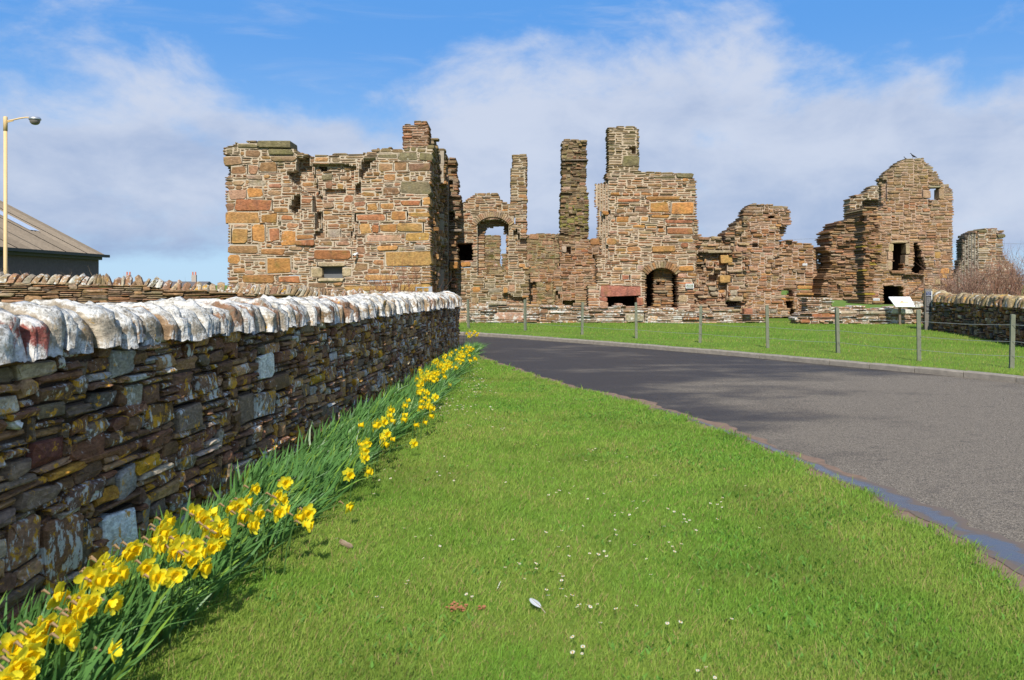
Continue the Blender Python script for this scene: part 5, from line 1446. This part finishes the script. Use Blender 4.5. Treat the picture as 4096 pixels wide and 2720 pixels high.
# ------------------------------------------------------------------ grass
def blades(name, P, H, Wd, LX, LY, C, kind='stuff', label=None, mat='blade', segs=2):
    """numpy-built blades: P base points (n,3), H height, Wd half width, (LX,LY) tip lean, C colour"""
    n = len(P)
    th = np.random.RandomState(3).uniform(0, math.pi, n)
    wx_ = np.cos(th) * Wd; wy_ = np.sin(th) * Wd * 0.6
    V = np.zeros((n, 5, 3), dtype=np.float32)
    V[:, 0] = P; V[:, 1] = P; V[:, 2] = P; V[:, 3] = P; V[:, 4] = P
    V[:, 0, 0] -= wx_; V[:, 0, 1] -= wy_; V[:, 1, 0] += wx_; V[:, 1, 1] += wy_
    for q, s_ in ((2, -1), (3, 1)):
        V[:, q, 0] += LX * 0.38 + s_ * wx_ * 0.8; V[:, q, 1] += LY * 0.38 + s_ * wy_ * 0.8; V[:, q, 2] += H * 0.6
    V[:, 4, 0] += LX; V[:, 4, 1] += LY; V[:, 4, 2] += H
    base = (np.arange(n) * 5)[:, None]
    quads = base + np.array([[0, 1, 3, 2]]); tris = base + np.array([[2, 3, 4]])
    loops = np.concatenate([quads, tris], axis=1).ravel().astype(np.int32)
    tot = np.tile(np.array([4, 3], dtype=np.int32), n); st = np.concatenate([[0], np.cumsum(tot)[:-1]]).astype(np.int32)
    me = bpy.data.meshes.new(name)
    me.vertices.add(n * 5); me.vertices.foreach_set('co', V.ravel())
    me.loops.add(len(loops)); me.loops.foreach_set('vertex_index', loops)
    me.polygons.add(len(tot)); me.polygons.foreach_set('loop_start', st)
    me.update(calc_edges=True)
    me.validate()
    at = me.color_attributes.new('col', 'FLOAT_COLOR', 'POINT')
    CC = np.ones((n, 5, 4), dtype=np.float32); CC[:, :, :3] = C[:, None, :]
    CC[:, 4, :3] *= 1.1
    at.data.foreach_set('color', CC.ravel())
    me.materials.append(M[mat])
    o = link(name, me, None)
    return tag(o, label, 'grass', kind=kind)


rs = np.random.RandomState(5)


def vnoise(x, y, s, seed):
    r_ = np.random.RandomState(seed).rand(64, 64)
    a = x * s + 100; b = y * s + 100
    i = np.floor(a).astype(int); j = np.floor(b).astype(int); fx = a - i; fy = b - j
    fx = fx * fx * (3 - 2 * fx); fy = fy * fy * (3 - 2 * fy)
    g_ = lambda p, q: r_[p % 64, q % 64]
    return (g_(i, j) * (1 - fx) + g_(i + 1, j) * fx) * (1 - fy) + (g_(i, j + 1) * (1 - fx) + g_(i + 1, j + 1) * fx) * fy


def grass_cols(x, y, n):
    C = np.array([[0.155, 0.295, 0.034]], dtype=np.float32) * rs.uniform(0.65, 1.3, (n, 1))
    pat = 0.55 * vnoise(x, y, 0.9, 1) + 0.45 * vnoise(x, y, 3.1, 2)
    yel = np.array([[0.265, 0.33, 0.06]]) * rs.uniform(0.75, 1.2, (n, 1))
    k = np.clip((pat - 0.30) * 2.2 + rs.uniform(-0.35, 0.35, n), 0, 1)[:, None] * 0.75
    C = C * (1 - k) + yel * k
    st = rs.rand(n) < 0.06 + 0.07 * (pat > 0.6)
    C[st] = np.array([[0.34, 0.27, 0.11]]) * rs.uniform(0.7, 1.2, (st.sum(), 1))
    dkk = np.clip((vnoise(x, y, 1.7, 9) - 0.62) * 4, 0, 1)[:, None]
    C = C * (1 - 0.22 * dkk)
    return C.astype(np.float32)


def near_lawn():
    n = 330000
    t = rs.rand(n)
    y0, y1 = 2.35, 20.6
    Y = (y0 ** -0.55 + t * (y1 ** -0.55 - y0 ** -0.55)) ** (1 / -0.55)
    xl = np.interp(Y, wy[:170], wx[:170]) + 0.02
    xr = np.interp(Y, ny_, nx_) + 0.05 * np.sin(Y * 5.1) + 0.035 * np.sin(Y * 13.7 + 1) + 0.02 * np.sin(Y * 31) + rs.normal(0, 0.03, n)
    # skip what lies outside the view
    lim = Y * 0.60 + 0.25
    xa = np.maximum(xl, -lim); xb = np.minimum(xr, lim)
    ok = xb > xa
    X = xa + (xb - xa) * rs.rand(n)
    keep = ok & (rs.rand(n) < np.clip((xb - xa) / 4.6, 0.12, 1))
    X, Y = X[keep], Y[keep]; n = len(X)
    xr = np.interp(Y, ny_, nx_)
    pat = vnoise(X, Y, 2.3, 7); edge = np.exp(-np.clip(xr - X, 0, 9) / 0.22)
    H = 0.013 + 0.018 * rs.rand(n) + 0.020 * np.clip(pat - 0.5, 0, 1) + 0.022 * edge * rs.rand(n)
    tall = rs.rand(n) < 0.018 + 0.10 * (Y < 3.5) * (X < 0.4) * np.clip(vnoise(X, Y, 3.0, 12) * 2 - 0.5, 0, 1)
    H[tall] *= 2.4
    H *= np.where(Y > 9, 0.9, 1.0)
    Wd = 0.0016 * (np.maximum(Y, 2.4) / 3.0) ** 0.72
    a = rs.uniform(0, 2 * math.pi, n); l = np.abs(rs.normal(0, 0.75, n)) * H
    P = np.stack([X, Y, np.full(n, 0.026)], 1).astype(np.float32)
    blades('grass', P, H, Wd, np.cos(a) * l + 0.25 * H, np.sin(a) * l, grass_cols(X, Y, n), label='short lawn grass between the daffodils and the road')


def far_lawn():
    n = 120000
    t = rs.rand(n)
    y0, y1 = 11.5, 37.5
    Y = (y0 ** -0.9 + t * (y1 ** -0.9 - y0 ** -0.9)) ** (1 / -0.9)
    fy = np.array([q.y for q in far_p.p])[::-1]; fx = np.array([q.x for q in far_p.p])[::-1]
    xk = np.interp(Y, fy, fx, right=-4.0)
    xa = np.maximum(xk + 0.19, -3.0); xb = Y * 0.61
    X = xa + (xb - xa) * rs.rand(n)
    keep = (xb > xa) & (rs.rand(n) < np.clip((xb - xa) / 20, 0.1, 1))
    X, Y = X[keep], Y[keep]; n = len(X)
    dist = X - np.interp(Y, fy, fx, right=-4.0)
    z = np.clip(0.10 - dist * 0.03, 0.0, 0.10)
    H = 0.03 + 0.03 * rs.rand(n); Wd = 0.0055 * (Y / 20) ** 0.8
    a = rs.uniform(0, 2 * math.pi, n); l = np.abs(rs.normal(0, 0.5, n)) * H
    P = np.stack([X, Y, z], 1).astype(np.float32)
    blades('grass', P, H, Wd, np.cos(a) * l + 0.2 * H, np.sin(a) * l, grass_cols(X * 0.6, Y * 0.6, n), label='mown grass beyond the kerb up to the foot of the ruins')


def lawn_weeds():
    """patches of clover and plantain: broad dark leaves lying low in the turf"""
    n = 26000
    Y = 2.5 + 12 * rs.rand(n) ** 1.6
    xl = np.interp(Y, wy[:170], wx[:170]) + 0.3; xr = np.interp(Y, ny_, nx_) - 0.05
    X = xl + (xr - xl) * rs.rand(n)
    k = vnoise(X, Y, 1.9, 21) * 0.6 + vnoise(X, Y, 6.0, 22) * 0.4 + 0.12 * np.exp(-(X - xl) / 0.5)
    keep = (k > 0.62) & (np.abs(X) < 0.6 * Y + 0.2)
    X, Y = X[keep], Y[keep]; n = len(X)
    H = 0.014 + 0.02 * rs.rand(n); Wd = 0.0045 + 0.005 * rs.rand(n)
    a = rs.uniform(0, 2 * math.pi, n); l = H * rs.uniform(0.6, 1.6, n)
    C = np.array([[0.11, 0.24, 0.035]]) * rs.uniform(0.7, 1.35, (n, 1))
    blades('lawn_weeds', np.stack([X, Y, np.full(n, 0.028)], 1).astype(np.float32), H, Wd, np.cos(a) * l, np.sin(a) * l, C.astype(np.float32), label='patches of low clover and broad leaved weeds in the near lawn')


near_lawn()
far_lawn()
lawn_weeds()

# ------------------------------------------------------------------ daffodils
rr = random.Random(404)
FRONT = [(2.2, -1.52), (3.45, -1.54), (3.82, -1.50), (4.6, -1.50), (5.6, -1.33), (7.8, -1.24), (10.7, -1.02), (14, -0.93), (18.2, -0.84), (20.5, -0.80)]
fY = [a for a, b in FRONT]; fX = [b for a, b in FRONT]


def front_x(Y): return float(np.interp(Y, fY, fX))


def leaf_strip():
    m = MB()
    Y = 2.2
    # clumps with small gaps between them, thicker in the middle of the row
    while Y < 20.4:
        xl = wall_x(Y) + (0.22 if Y < 8 else 0.14); xr = front_x(Y)
        w = xr - xl
        nl = int((130 if Y < 5 else 150 if Y < 9 else 110) * max(0.25, w / 0.6) * 0.30)
        gap = 0.35 if 4.55 < Y < 4.85 else (0.6 if 18.6 < Y < 19.1 else 1.0)
        for _ in range(int(nl * gap)):
            t = rr.random(); x = xl + w * (t ** (0.75 if Y < 6 else 1.0)); y = Y + rr.uniform(0, 0.12)
            if 3.6 < y < 5.0 and x < xl + 0.12 and rr.random() < 0.6: continue
            h = rr.uniform(0.27, 0.43) * (0.82 + 0.18 * math.sin(y * 4.3)) * (1.0 if y < 17 else 0.8)
            lean = rr.gauss(0.065, 0.09) + 0.10 * max(0, t - 0.7)
            ly = rr.gauss(0.02, 0.09)
            bend = abs(rr.gauss(0.0, 0.09)) + (0.15 if rr.random() < 0.08 else 0)
            hw_ = rr.uniform(0.0060, 0.0115) * (1 if y < 8 else 1.2)
            a = rr.uniform(-0.9, 0.9); cx__, cy__ = math.cos(a) * hw_, math.sin(a) * hw_
            vs = []
            for k in range(5):
                q = k / 4
                px_ = x + lean * q + bend * q ** 3; py_ = y + ly * q; pz_ = 0.02 + h * (q - 0.28 * bend / 0.2 * q ** 3 * 0.6)
                ww = 1.0 if q < 0.7 else (0.75 if k == 3 else 0.0)
                if k < 4: vs += [(px_ - cx__ * ww, py_ - cy__ * ww, pz_), (px_ + cx__ * ww, py_ + cy__ * ww, pz_)]
                else: vs.append((px_, py_, pz_))
            f = rr.uniform(0.7, 1.25); yl = rr.random() < 0.12
            c = (0.17 * f, 0.29 * f, 0.04 * f) if yl else (0.09 * f, 0.205 * f, 0.052 * f)
            m.add(vs, [(0, 1, 3, 2), (2, 3, 5, 4), (4, 5, 7, 6), (6, 7, 8)], c)
        Y += 0.12
    tag(m.build('daffodil_leaves', M['leaf'], kind='stuff'), 'dense band of long green daffodil leaves along the foot of the near wall', 'leaves')


leaf_strip()

YEL1 = (0.95, 0.87, 0.05); YEL2 = (0.95, 0.68, 0.012)


def petal_mesh(seed):
    r_ = random.Random(seed)
    m = MB(); vs = []
    L_ = 0.047
    wd = [0.006, 0.0135, 0.0165, 0.0135, 0.006]
    for k, (q, w) in enumerate(zip((0.10, 0.32, 0.58, 0.82, 0.97), wd)):
        zc = 0.003 + 0.010 * q * q + r_.uniform(-0.0015, 0.0015)
        rad = q * L_
        tw = r_.uniform(-0.12, 0.12)
        for s_, dz_ in ((-1, 0.0035), (0, -0.001), (1, 0.0035)):
            vs.append((rad, s_ * w, zc + dz_ + tw * s_ * w))
    fs = [(k * 3 + j, k * 3 + j + 1, (k + 1) * 3 + j + 1, (k + 1) * 3 + j) for k in range(4) for j in range(2)]
    m.add(vs, fs, YEL1)
    return m.mesh('petal', M['petal'], True)


def corona_mesh(seed):
    r_ = random.Random(seed)
    m = MB(); n = 14; vs = []
    for (r0, z) in ((0.0095, 0.0), (0.0125, 0.010), (0.0135, 0.022), (0.0155, 0.030), (0.0215, 0.0365)):
        for q in range(n):
            th = 2 * math.pi * q / n
            fr = 1 + (0.14 * (1 if q % 2 else -1) + r_.uniform(-.06, .06)) * (z > 0.033)
            vs.append((r0 * fr * math.cos(th), r0 * fr * math.sin(th), z + (0.002 * (q % 2) if z > 0.033 else 0)))
    fs = [(i * n + q, i * n + (q + 1) % n, (i + 1) * n + (q + 1) % n, (i + 1) * n + q) for i in range(4) for q in range(n)]
    fs.append(tuple(range(n))[::-1])
    m.add(vs, fs, YEL2)
    return m.mesh('corona', M['petal'], True)


PETALS = [petal_mesh(i) for i in range(4)]
CORONAS = [corona_mesh(i) for i in range(3)]


def small_flower_mesh(seed):
    """petals joined, for flowers far down the row"""
    r_ = random.Random(seed); m = MB()
    for k in range(6):
        a = k * math.pi / 3 + r_.uniform(-.1, .1); z0 = 0.006 * (k % 2)
        q = [(0.004, 0), (0.028, -0.016), (0.047, 0), (0.028, 0.016)]
        m.add([(x * math.cos(a) - y * math.sin(a), x * math.sin(a) + y * math.cos(a), z0 + 0.35 * x * r_.uniform(0, .6)) for x, y in q], [(0, 1, 2, 3)], YEL1)
    return m.mesh('petals', M['petal'])


SMALL = [small_flower_mesh(i) for i in range(4)]


def daffodil(p, label, group, detail, lean=None, sc=1.0):
    """p = centre of the flower; the stem rises from the leaves a little to the left"""
    bx_ = p.x - (lean if lean is not None else rr.uniform(0.05, 0.15)); by_ = p.y + rr.uniform(-0.03, 0.05)
    bx_ = max(bx_, wall_x(max(p.y, 0.5)) + 0.12)
    root = tag(empty('daffodil', (bx_, by_, 0.0)), label, 'flower', group)
    f = Vector((1.0, rr.gauss(-0.35, 0.38), rr.gauss(-0.12, 0.20))).normalized()
    h = Vector((p.x - bx_, p.y - by_, p.z))
    back = h - f * 0.030
    g_ = rr.uniform(0.8, 1.2)
    m = MB()
    top = back + Vector((-0.022, 0, 0.012))
    m.tube([(0, 0, 0), tuple(top * 0.5 + Vector((-0.01, 0, 0.02))), tuple(top + Vector((-0.006, 0, -0.02))), tuple(top), tuple(back)], [0.0042, 0.004, 0.0036, 0.0034, 0.005], 5, (0.085 * g_, 0.17 * g_, 0.04 * g_, 0.5))
    m.build('stem', M['leaf'], root)
    rot = f.to_track_quat('Z', 'Y').to_matrix().to_4x4() @ Matrix.Rotation(rr.uniform(0, 6.28), 4, 'Z')
    mat = Matrix.Translation(h) @ rot @ Matrix.Scale(sc, 4)
    if detail:
        m = MB(); m.tube([tuple(top + Vector((-0.004, 0, -0.004))), tuple(top + Vector((0.006, 0, 0.002))), tuple(back + f * 0.008)], [0.003, 0.0065, 0.004], 5, (0.30, 0.19, 0.09, 0.5)); m.build('spathe', M['leaf'], root)
        for k in range(6):
            o_ = link('petal', rr.choice(PETALS), root)
            o_.matrix_local = mat @ Matrix.Rotation(k * math.pi / 3 + rr.uniform(-.12, .12), 4, 'Z') @ Matrix.Translation((0, 0, 0.002 * (k % 2))) @ Matrix.Rotation(rr.gauss(-0.18, 0.28), 4, 'Y')
    else:
        o_ = link('petals', rr.choice(SMALL), root); o_.matrix_local = mat
    o_ = link('corona', rr.choice(CORONAS), root); o_.matrix_local = mat
    return root


def at_h(x, y, z): return gpx(x, y, z)


G0 = 'daffodils along the foot of the near wall'
CLUSTERS = [
    ('the crowded bunch at the bottom left corner', 0.36, 1, [(22, 1490), (40, 1512), (22, 1548), (55, 1470), (68, 1455), (90, 1442), (110, 1438), (60, 1500), (12, 1565), (50, 1545), (35, 1530), (75, 1470)]),
    ('the pair right of the corner bunch', 0.36, 1, [(145, 1448), (150, 1475)]),
    ('low single yellow daffodil out in front of the nearest dark green leaves', 0.27, 1, [(250, 1500)]),
    ('the bunch beside the low yellow lichened stones', 0.38, 1, [(180, 1385), (192, 1400), (178, 1410), (170, 1420), (200, 1385), (160, 1405)]),
    ('single open daffodil tilted right, lower edge of the second bunch', 0.37, 1, [(252, 1388)]),
    ('small half open daffodil close against the wall stones', 0.40, 1, [(127, 1372)]),
    ('the bunch just below the big white lichened stone', 0.41, 1, [(218, 1318), (236, 1300), (255, 1308), (268, 1322), (222, 1340), (285, 1272), (302, 1262), (205, 1330), (245, 1325), (230, 1295)]),
    ('the row of three over the dark leaves', 0.37, 1, [(332, 1305), (354, 1332), (400, 1325)]),
    ('the fullest bunch, right of the white stone', 0.42, 1, [(352, 1245), (370, 1228), (382, 1200), (368, 1215), (388, 1242), (398, 1270), (420, 1262), (432, 1285), (412, 1250), (440, 1262), (450, 1275), (360, 1262)]),
    ('single daffodil hanging at the right edge of the fullest bunch', 0.36, 1, [(460, 1306)]),
    ('the upper bunch over the broad leaves', 0.41, 1, [(440, 1180), (456, 1188), (480, 1180), (475, 1215), (490, 1225), (510, 1228), (496, 1250), (482, 1258), (505, 1210), (465, 1195)]),
    ('the small bunch before the long leaf bank', 0.39, 1, [(525, 1170), (545, 1165), (562, 1155), (552, 1188), (590, 1182), (573, 1212)]),
    ('single upright daffodil at the top of the leaf bank against the wall', 0.42, 1, [(581, 1126)]),
    ('the tall bunch leaning out of the leaf bank', 0.40, 1, [(655, 1113), (632, 1142), (645, 1150), (650, 1172), (634, 1182)]),
    ('the three drooping over the lawn edge', 0.30, 1, [(684, 1190), (705, 1180), (702, 1208)]),
    ('lone daffodil on a long stem reaching furthest out over the lawn', 0.18, 1, [(799, 1165)]),
    ('the low pair at the mid row lawn edge', 0.27, 0, [(802, 1093), (845, 1087)]),
    ('the stacked cluster of five at mid row', 0.33, 0, [(826, 1025), (843, 1020), (838, 1035), (832, 1047), (838, 1055)]),
    ('the four right of the stacked cluster', 0.31, 0, [(876, 1010), (890, 1000), (900, 1012), (885, 1020)]),
    ('single daffodil peeping from the back of the leaf bank at mid row', 0.39, 0, [(826, 980)]),
    ('the string climbing along the middle row', 0.38, 0, [(860, 982), (868, 975), (882, 972), (892, 958), (898, 945), (900, 968)]),
    ('the upright blooms beyond the string', 0.37, 0, [(930, 935), (937, 925), (928, 955), (928, 965)]),
    ('lone daffodil low on the grass, apart from the row', 0.15, 0, [(952, 1022)]),
    ('the scattered low ones at the far grass edge', 0.20, 0, [(955, 980), (990, 958), (975, 972), (1033, 887)]),
    ('the ladder before the dense far patch', 0.36, 0, [(962, 905), (970, 900), (982, 905), (975, 918), (985, 922), (968, 925), (978, 938), (992, 940), (1002, 916), (985, 932), (965, 938)]),
    ('the separate far clump against the road', 0.42, 0, [(1075, 768), (1082, 764), (1090, 768), (1098, 772), (1086, 773), (1080, 775), (1094, 765), (1101, 769)]),
]
ORD = ['leftmost', 'second', 'third', 'fourth', 'fifth', 'sixth', 'seventh', 'eighth', 'ninth', 'tenth', 'eleventh', 'twelfth']
for phrase, z, det, pts in CLUSTERS:
    pts = sorted(pts)
    for i, (x, y) in enumerate(pts):
        lab = phrase if len(pts) == 1 else ('%s yellow daffodil in %s' % (ORD[0], phrase) if i == 0 else 'rightmost yellow daffodil in %s' % phrase if i == len(pts) - 1 else '%s yellow daffodil from the left in %s' % (ORD[i], phrase))
        p = at_h(x, y, z + rr.uniform(-0.015, 0.015))
        daffodil(p, lab, G0 if len(pts) > 1 else None, det, lean=0.32 if 'lone' in lab else None, sc=rr.uniform(1.05, 1.27))
lab = 'yellow daffodil in the dense far patch where the wall bends away'
for k in range(78):
    t = rr.random()
    x = 962 + (1092 - 962) * t + rr.gauss(0, 9); y = 878 - (878 - 802) * t + rr.gauss(0, 11) + (6 if t < 0.3 else 0)
    p = at_h(x, y, 0.36 + rr.uniform(-0.03, 0.04))
    p.x = max(p.x, wall_x(p.y) + 0.2)
    daffodil(p, lab, G0, 0, sc=1.25)

# ------------------------------------------------------------------ daisies in the lawn
def daisy_mesh(seed):
    r_ = random.Random(seed); m = MB(); n = 11
    vs = [(0, 0, 0.003)]; R0 = 0.0115
    for q in range(n):
        a = 2 * math.pi * q / n
        vs.append((R0 * 1.0 * math.cos(a) * r_.uniform(.85, 1.1), R0 * math.sin(a) * r_.uniform(.85, 1.1), 0.004 + r_.uniform(0, .004)))
        a += math.pi / n
        vs.append((R0 * 0.72 * math.cos(a), R0 * 0.72 * math.sin(a), 0.003))
    m.add(vs, [(0, i, i % (2 * n) + 1) for i in range(1, 2 * n + 1)], (0.84, 0.82, 0.80))
    lp = []
    for (r0, z) in ((0.0042, 0.0035), (0.0036, 0.006), (0.0018, 0.0072)):
        for q in range(8): lp.append((r0 * math.cos(q * math.pi / 4), r0 * math.sin(q * math.pi / 4), z))
    m.add(lp, [(i * 8 + q, i * 8 + (q + 1) % 8, (i + 1) * 8 + (q + 1) % 8, (i + 1) * 8 + q) for i in range(2) for q in range(8)] + [tuple(range(16, 24))], (0.75, 0.48, 0.03))
    m.tube([(0, 0, 0.002), (0.004, 0, -0.03)], 0.0012, 4, (0.12, 0.2, 0.05))
    return m.mesh('daisy', M['petal'])


DM = [daisy_mesh(i) for i in range(4)]
c5 = lambda u_, v_: ((1300 + u_ / 1.537) / 1.7348, (1700 + v_ / 1.537) / 1.7348)
c4 = lambda u_, v_: ((2600 + u_ / 1.5374) / 1.7348, (1700 + v_ / 1.5374) / 1.7348)
c3 = lambda u_, v_: ((900 + u_ / 1.568) / 1.7348, (1100 + v_ / 1.568) / 1.7348)
D = []
D += [c5(*q) + (0,) for q in [(367, 275), (333, 340), (404, 330), (431, 283), (300, 424), (733, 193), (690, 288), (706, 312), (766, 298), (793, 343), (874, 253), (1111, 353), (808, 522), (487, 635), (555, 688), (650, 680), (648, 636), (706, 745), (604, 820), (72, 698)]]
D += [c5(*q) + (1,) for q in [(509, 960), (498, 978), (317, 1058), (352, 1124), (870, 1042), (905, 1056), (1107, 877), (1190, 850), (1198, 856), (1157, 706), (1225, 947), (1296, 853), (1299, 885)]]
D += [c5(*q) + (2,) for q in [(1454, 652), (1434, 750), (1495, 748), (1357, 660), (1585, 621), (1500, 806), (1443, 915), (1464, 933), (1455, 958), (1453, 1010), (1360, 1015), (1480, 1055), (1518, 1050), (1372, 1050), (1550, 1120), (1565, 1108), (1612, 1108), (1675, 1102), (1630, 1120), (1627, 792), (1679, 797), (1716, 777), (1732, 808), (1753, 715), (1791, 676), (1782, 645), (1783, 540), (1782, 556), (1825, 540), (1873, 553), (1918, 514), (1895, 470), (1960, 470), (1903, 738), (1976, 824), (1789, 1133), (1913, 1112)]]
D += [c5(*q) + (3,) for q in [(1523, 1305), (1586, 1365), (1523, 1400), (1520, 1408), (1580, 1406), (1692, 1218)]]
D += [c5(*q) + (4,) for q in [(1711, 422), (1615, 455), (1530, 377), (1442, 404), (1502, 421), (1422, 416), (1375, 432), (1401, 327), (1378, 226), (1299, 123), (1645, 155), (1663, 146), (1618, 150), (1602, 220), (1786, 175), (1856, 198), (1788, 235), (1876, 352), (1080, 22), (1090, 30), (1102, 20), (1030, 12)]]
D += [c4(*q) + (5,) for q in [(370, 483), (415, 490), (443, 506), (445, 447), (437, 473), (108, 516), (148, 534), (205, 552), (213, 579), (243, 587), (197, 599), (222, 597), (412, 580), (87, 625), (283, 648), (672, 633), (585, 375), (117, 722), (137, 748), (193, 733), (150, 780), (20, 312), (38, 312)]]
D += [c4(*q) + (6,) for q in [(303, 1014), (503, 1194), (186, 1215), (106, 1222), (345, 1491), (293, 1512), (398, 1555), (5, 922)]]
for k in range(46): D.append(c3(rr.gauss(1555, 55), rr.gauss(690, 42)) + (7,))
for k in range(34): D.append(c3(rr.gauss(1410, 75), 0.62 * rr.gauss(0, 60) + 820) + (7,))
for k in range(10): D.append(c3(rr.gauss(1580, 14), rr.gauss(545, 22)) + (8,))
for k in range(26): D.append(c3(rr.uniform(1330, 1715), rr.uniform(640, 960)) + (9,))
DL = ['small white daisy on the lawn beside the daffodil bank', 'small white daisy scattered on the near lawn left of the feather', 'small white daisy in the loose drift behind and right of the feather',
      'small white daisy in the knot at the bottom edge right of the feather', 'small white daisy dotted over the back of the middle lawn', 'small white daisy in the drift on the right half of the lawn', 'small white daisy alone on the empty right front of the lawn',
      'small white daisy in the thick patch below the dense far daffodils', 'small white daisy at the tip of the lawn by the road bend', 'small white daisy thinly scattered on the far lawn']
for (x, y, k) in D:
    p = gpx(x, y, 0.07)
    if p.x > lawn_r(p.y) - 0.05: continue
    o_ = link('daisy', rr.choice(DM), None, tuple(p))
    s_ = rr.uniform(0.62, 1.0) * (1.0 if p.y < 9 else 1.25)
    o_.scale = (s_, s_, s_); o_.rotation_euler = (rr.uniform(0.05, 0.5), rr.uniform(-.25, .25), rr.uniform(0, 6))
    tag(o_, DL[k], 'daisy', DL[k])

# ------------------------------------------------------------------ small things lying on the lawn
p = gpx(1237, 1400, 0.05)
fe = tag(empty('feather', tuple(p), R(-62)), 'white feather lying on the lawn near the bottom centre', 'feather')
m = MB(); vs = []
for k in range(8):
    q = k / 7; w = 0.020 * math.sin(math.pi * (0.12 + 0.86 * q)) ** 0.8
    for s_ in (-1, 0, 1): vs.append((-0.055 + 0.095 * q, s_ * w, 0.02 - 0.012 * q + (0.004 if s_ else 0.007)))
m.add(vs, [(k * 3 + j, k * 3 + j + 1, (k + 1) * 3 + j + 1, (k + 1) * 3 + j) for k in range(7) for j in range(2)], (0.78, 0.80, 0.86)); m.build('vane', M['petal'], fe)
m = MB(); m.tube([(-0.05, 0, 0.027), (0.04, 0, 0.016), (0.085, 0, 0.002)], [0.0008, 0.0016, 0.0022], 5, (0.35, 0.28, 0.2)); m.build('quill', M['attr'], fe)
p = gpx(797, 1262, 0.03)
m = MB(); rr2 = random.Random(2)
stone_geo(m, lambda u_, v_, d_: (u_, v_, -d_), (-0.055, -0.014, 0.055, 0.014), -0.02, 0.02, rr2, 0.002, (0.33, 0.25, 0.17, 0.5), True, 0.006)
o_ = m.build('slate_chip', M['ruin'], None, (p.x, p.y, 0.045)); o_.rotation_euler = (0.15, 0.1, R(-38)); tag(o_, 'pale brown stone chip lying in the grass beside the daffodil bank', 'stone')
p = gpx(1145, 1357, 0.04)
m = MB(); m.tube([(0, 0, 0.03), (0.012, 0.03, 0.05), (0.02, 0.065, 0.055)], [0.0022, 0.002, 0.0014], 5, (0.6, 0.58, 0.5)); o_ = m.build('straw', M['attr'], None, (p.x, p.y, 0.0)); tag(o_, 'single pale straw standing in the grass left of the feather', 'straw')
for (x, y, rx, n_, lab) in ((1055, 1402, 0.055, 46, 'reddish crumb of worm cast earth on the lawn left of the feather'), (1113, 1402, 0.02, 14, 'smaller reddish crumb of earth close left of the feather')):
    p = gpx(x, y, 0.04); m = MB()
    for k in range(n_):
        a = rr.uniform(0, 6.28); d_ = rx * math.sqrt(rr.random()); s_ = rr.uniform(0.004, 0.010)
        c = (d_ * math.cos(a), 0.7 * d_ * math.sin(a), rr.uniform(0.0, 0.022))
        vs = [(c[0] + s_ * rr.uniform(.6, 1.2) * i, c[1] + s_ * rr.uniform(.6, 1.2) * j, c[2] + s_ * rr.uniform(.5, 1.0) * l) for i, j, l in ((1, 0, 0), (-1, 0, 0), (0, 1, 0), (0, -1, 0), (0, 0, 1), (0, 0, -1))]
        m.add(vs, [(0, 2, 4), (2, 1, 4), (1, 3, 4), (3, 0, 4), (2, 0, 5), (1, 2, 5), (3, 1, 5), (0, 3, 5)], (0.30, 0.13, 0.065))
    tag(m.build('earth_crumbs', M['rough'], None, (p.x, p.y, 0.035)), lab, 'soil')
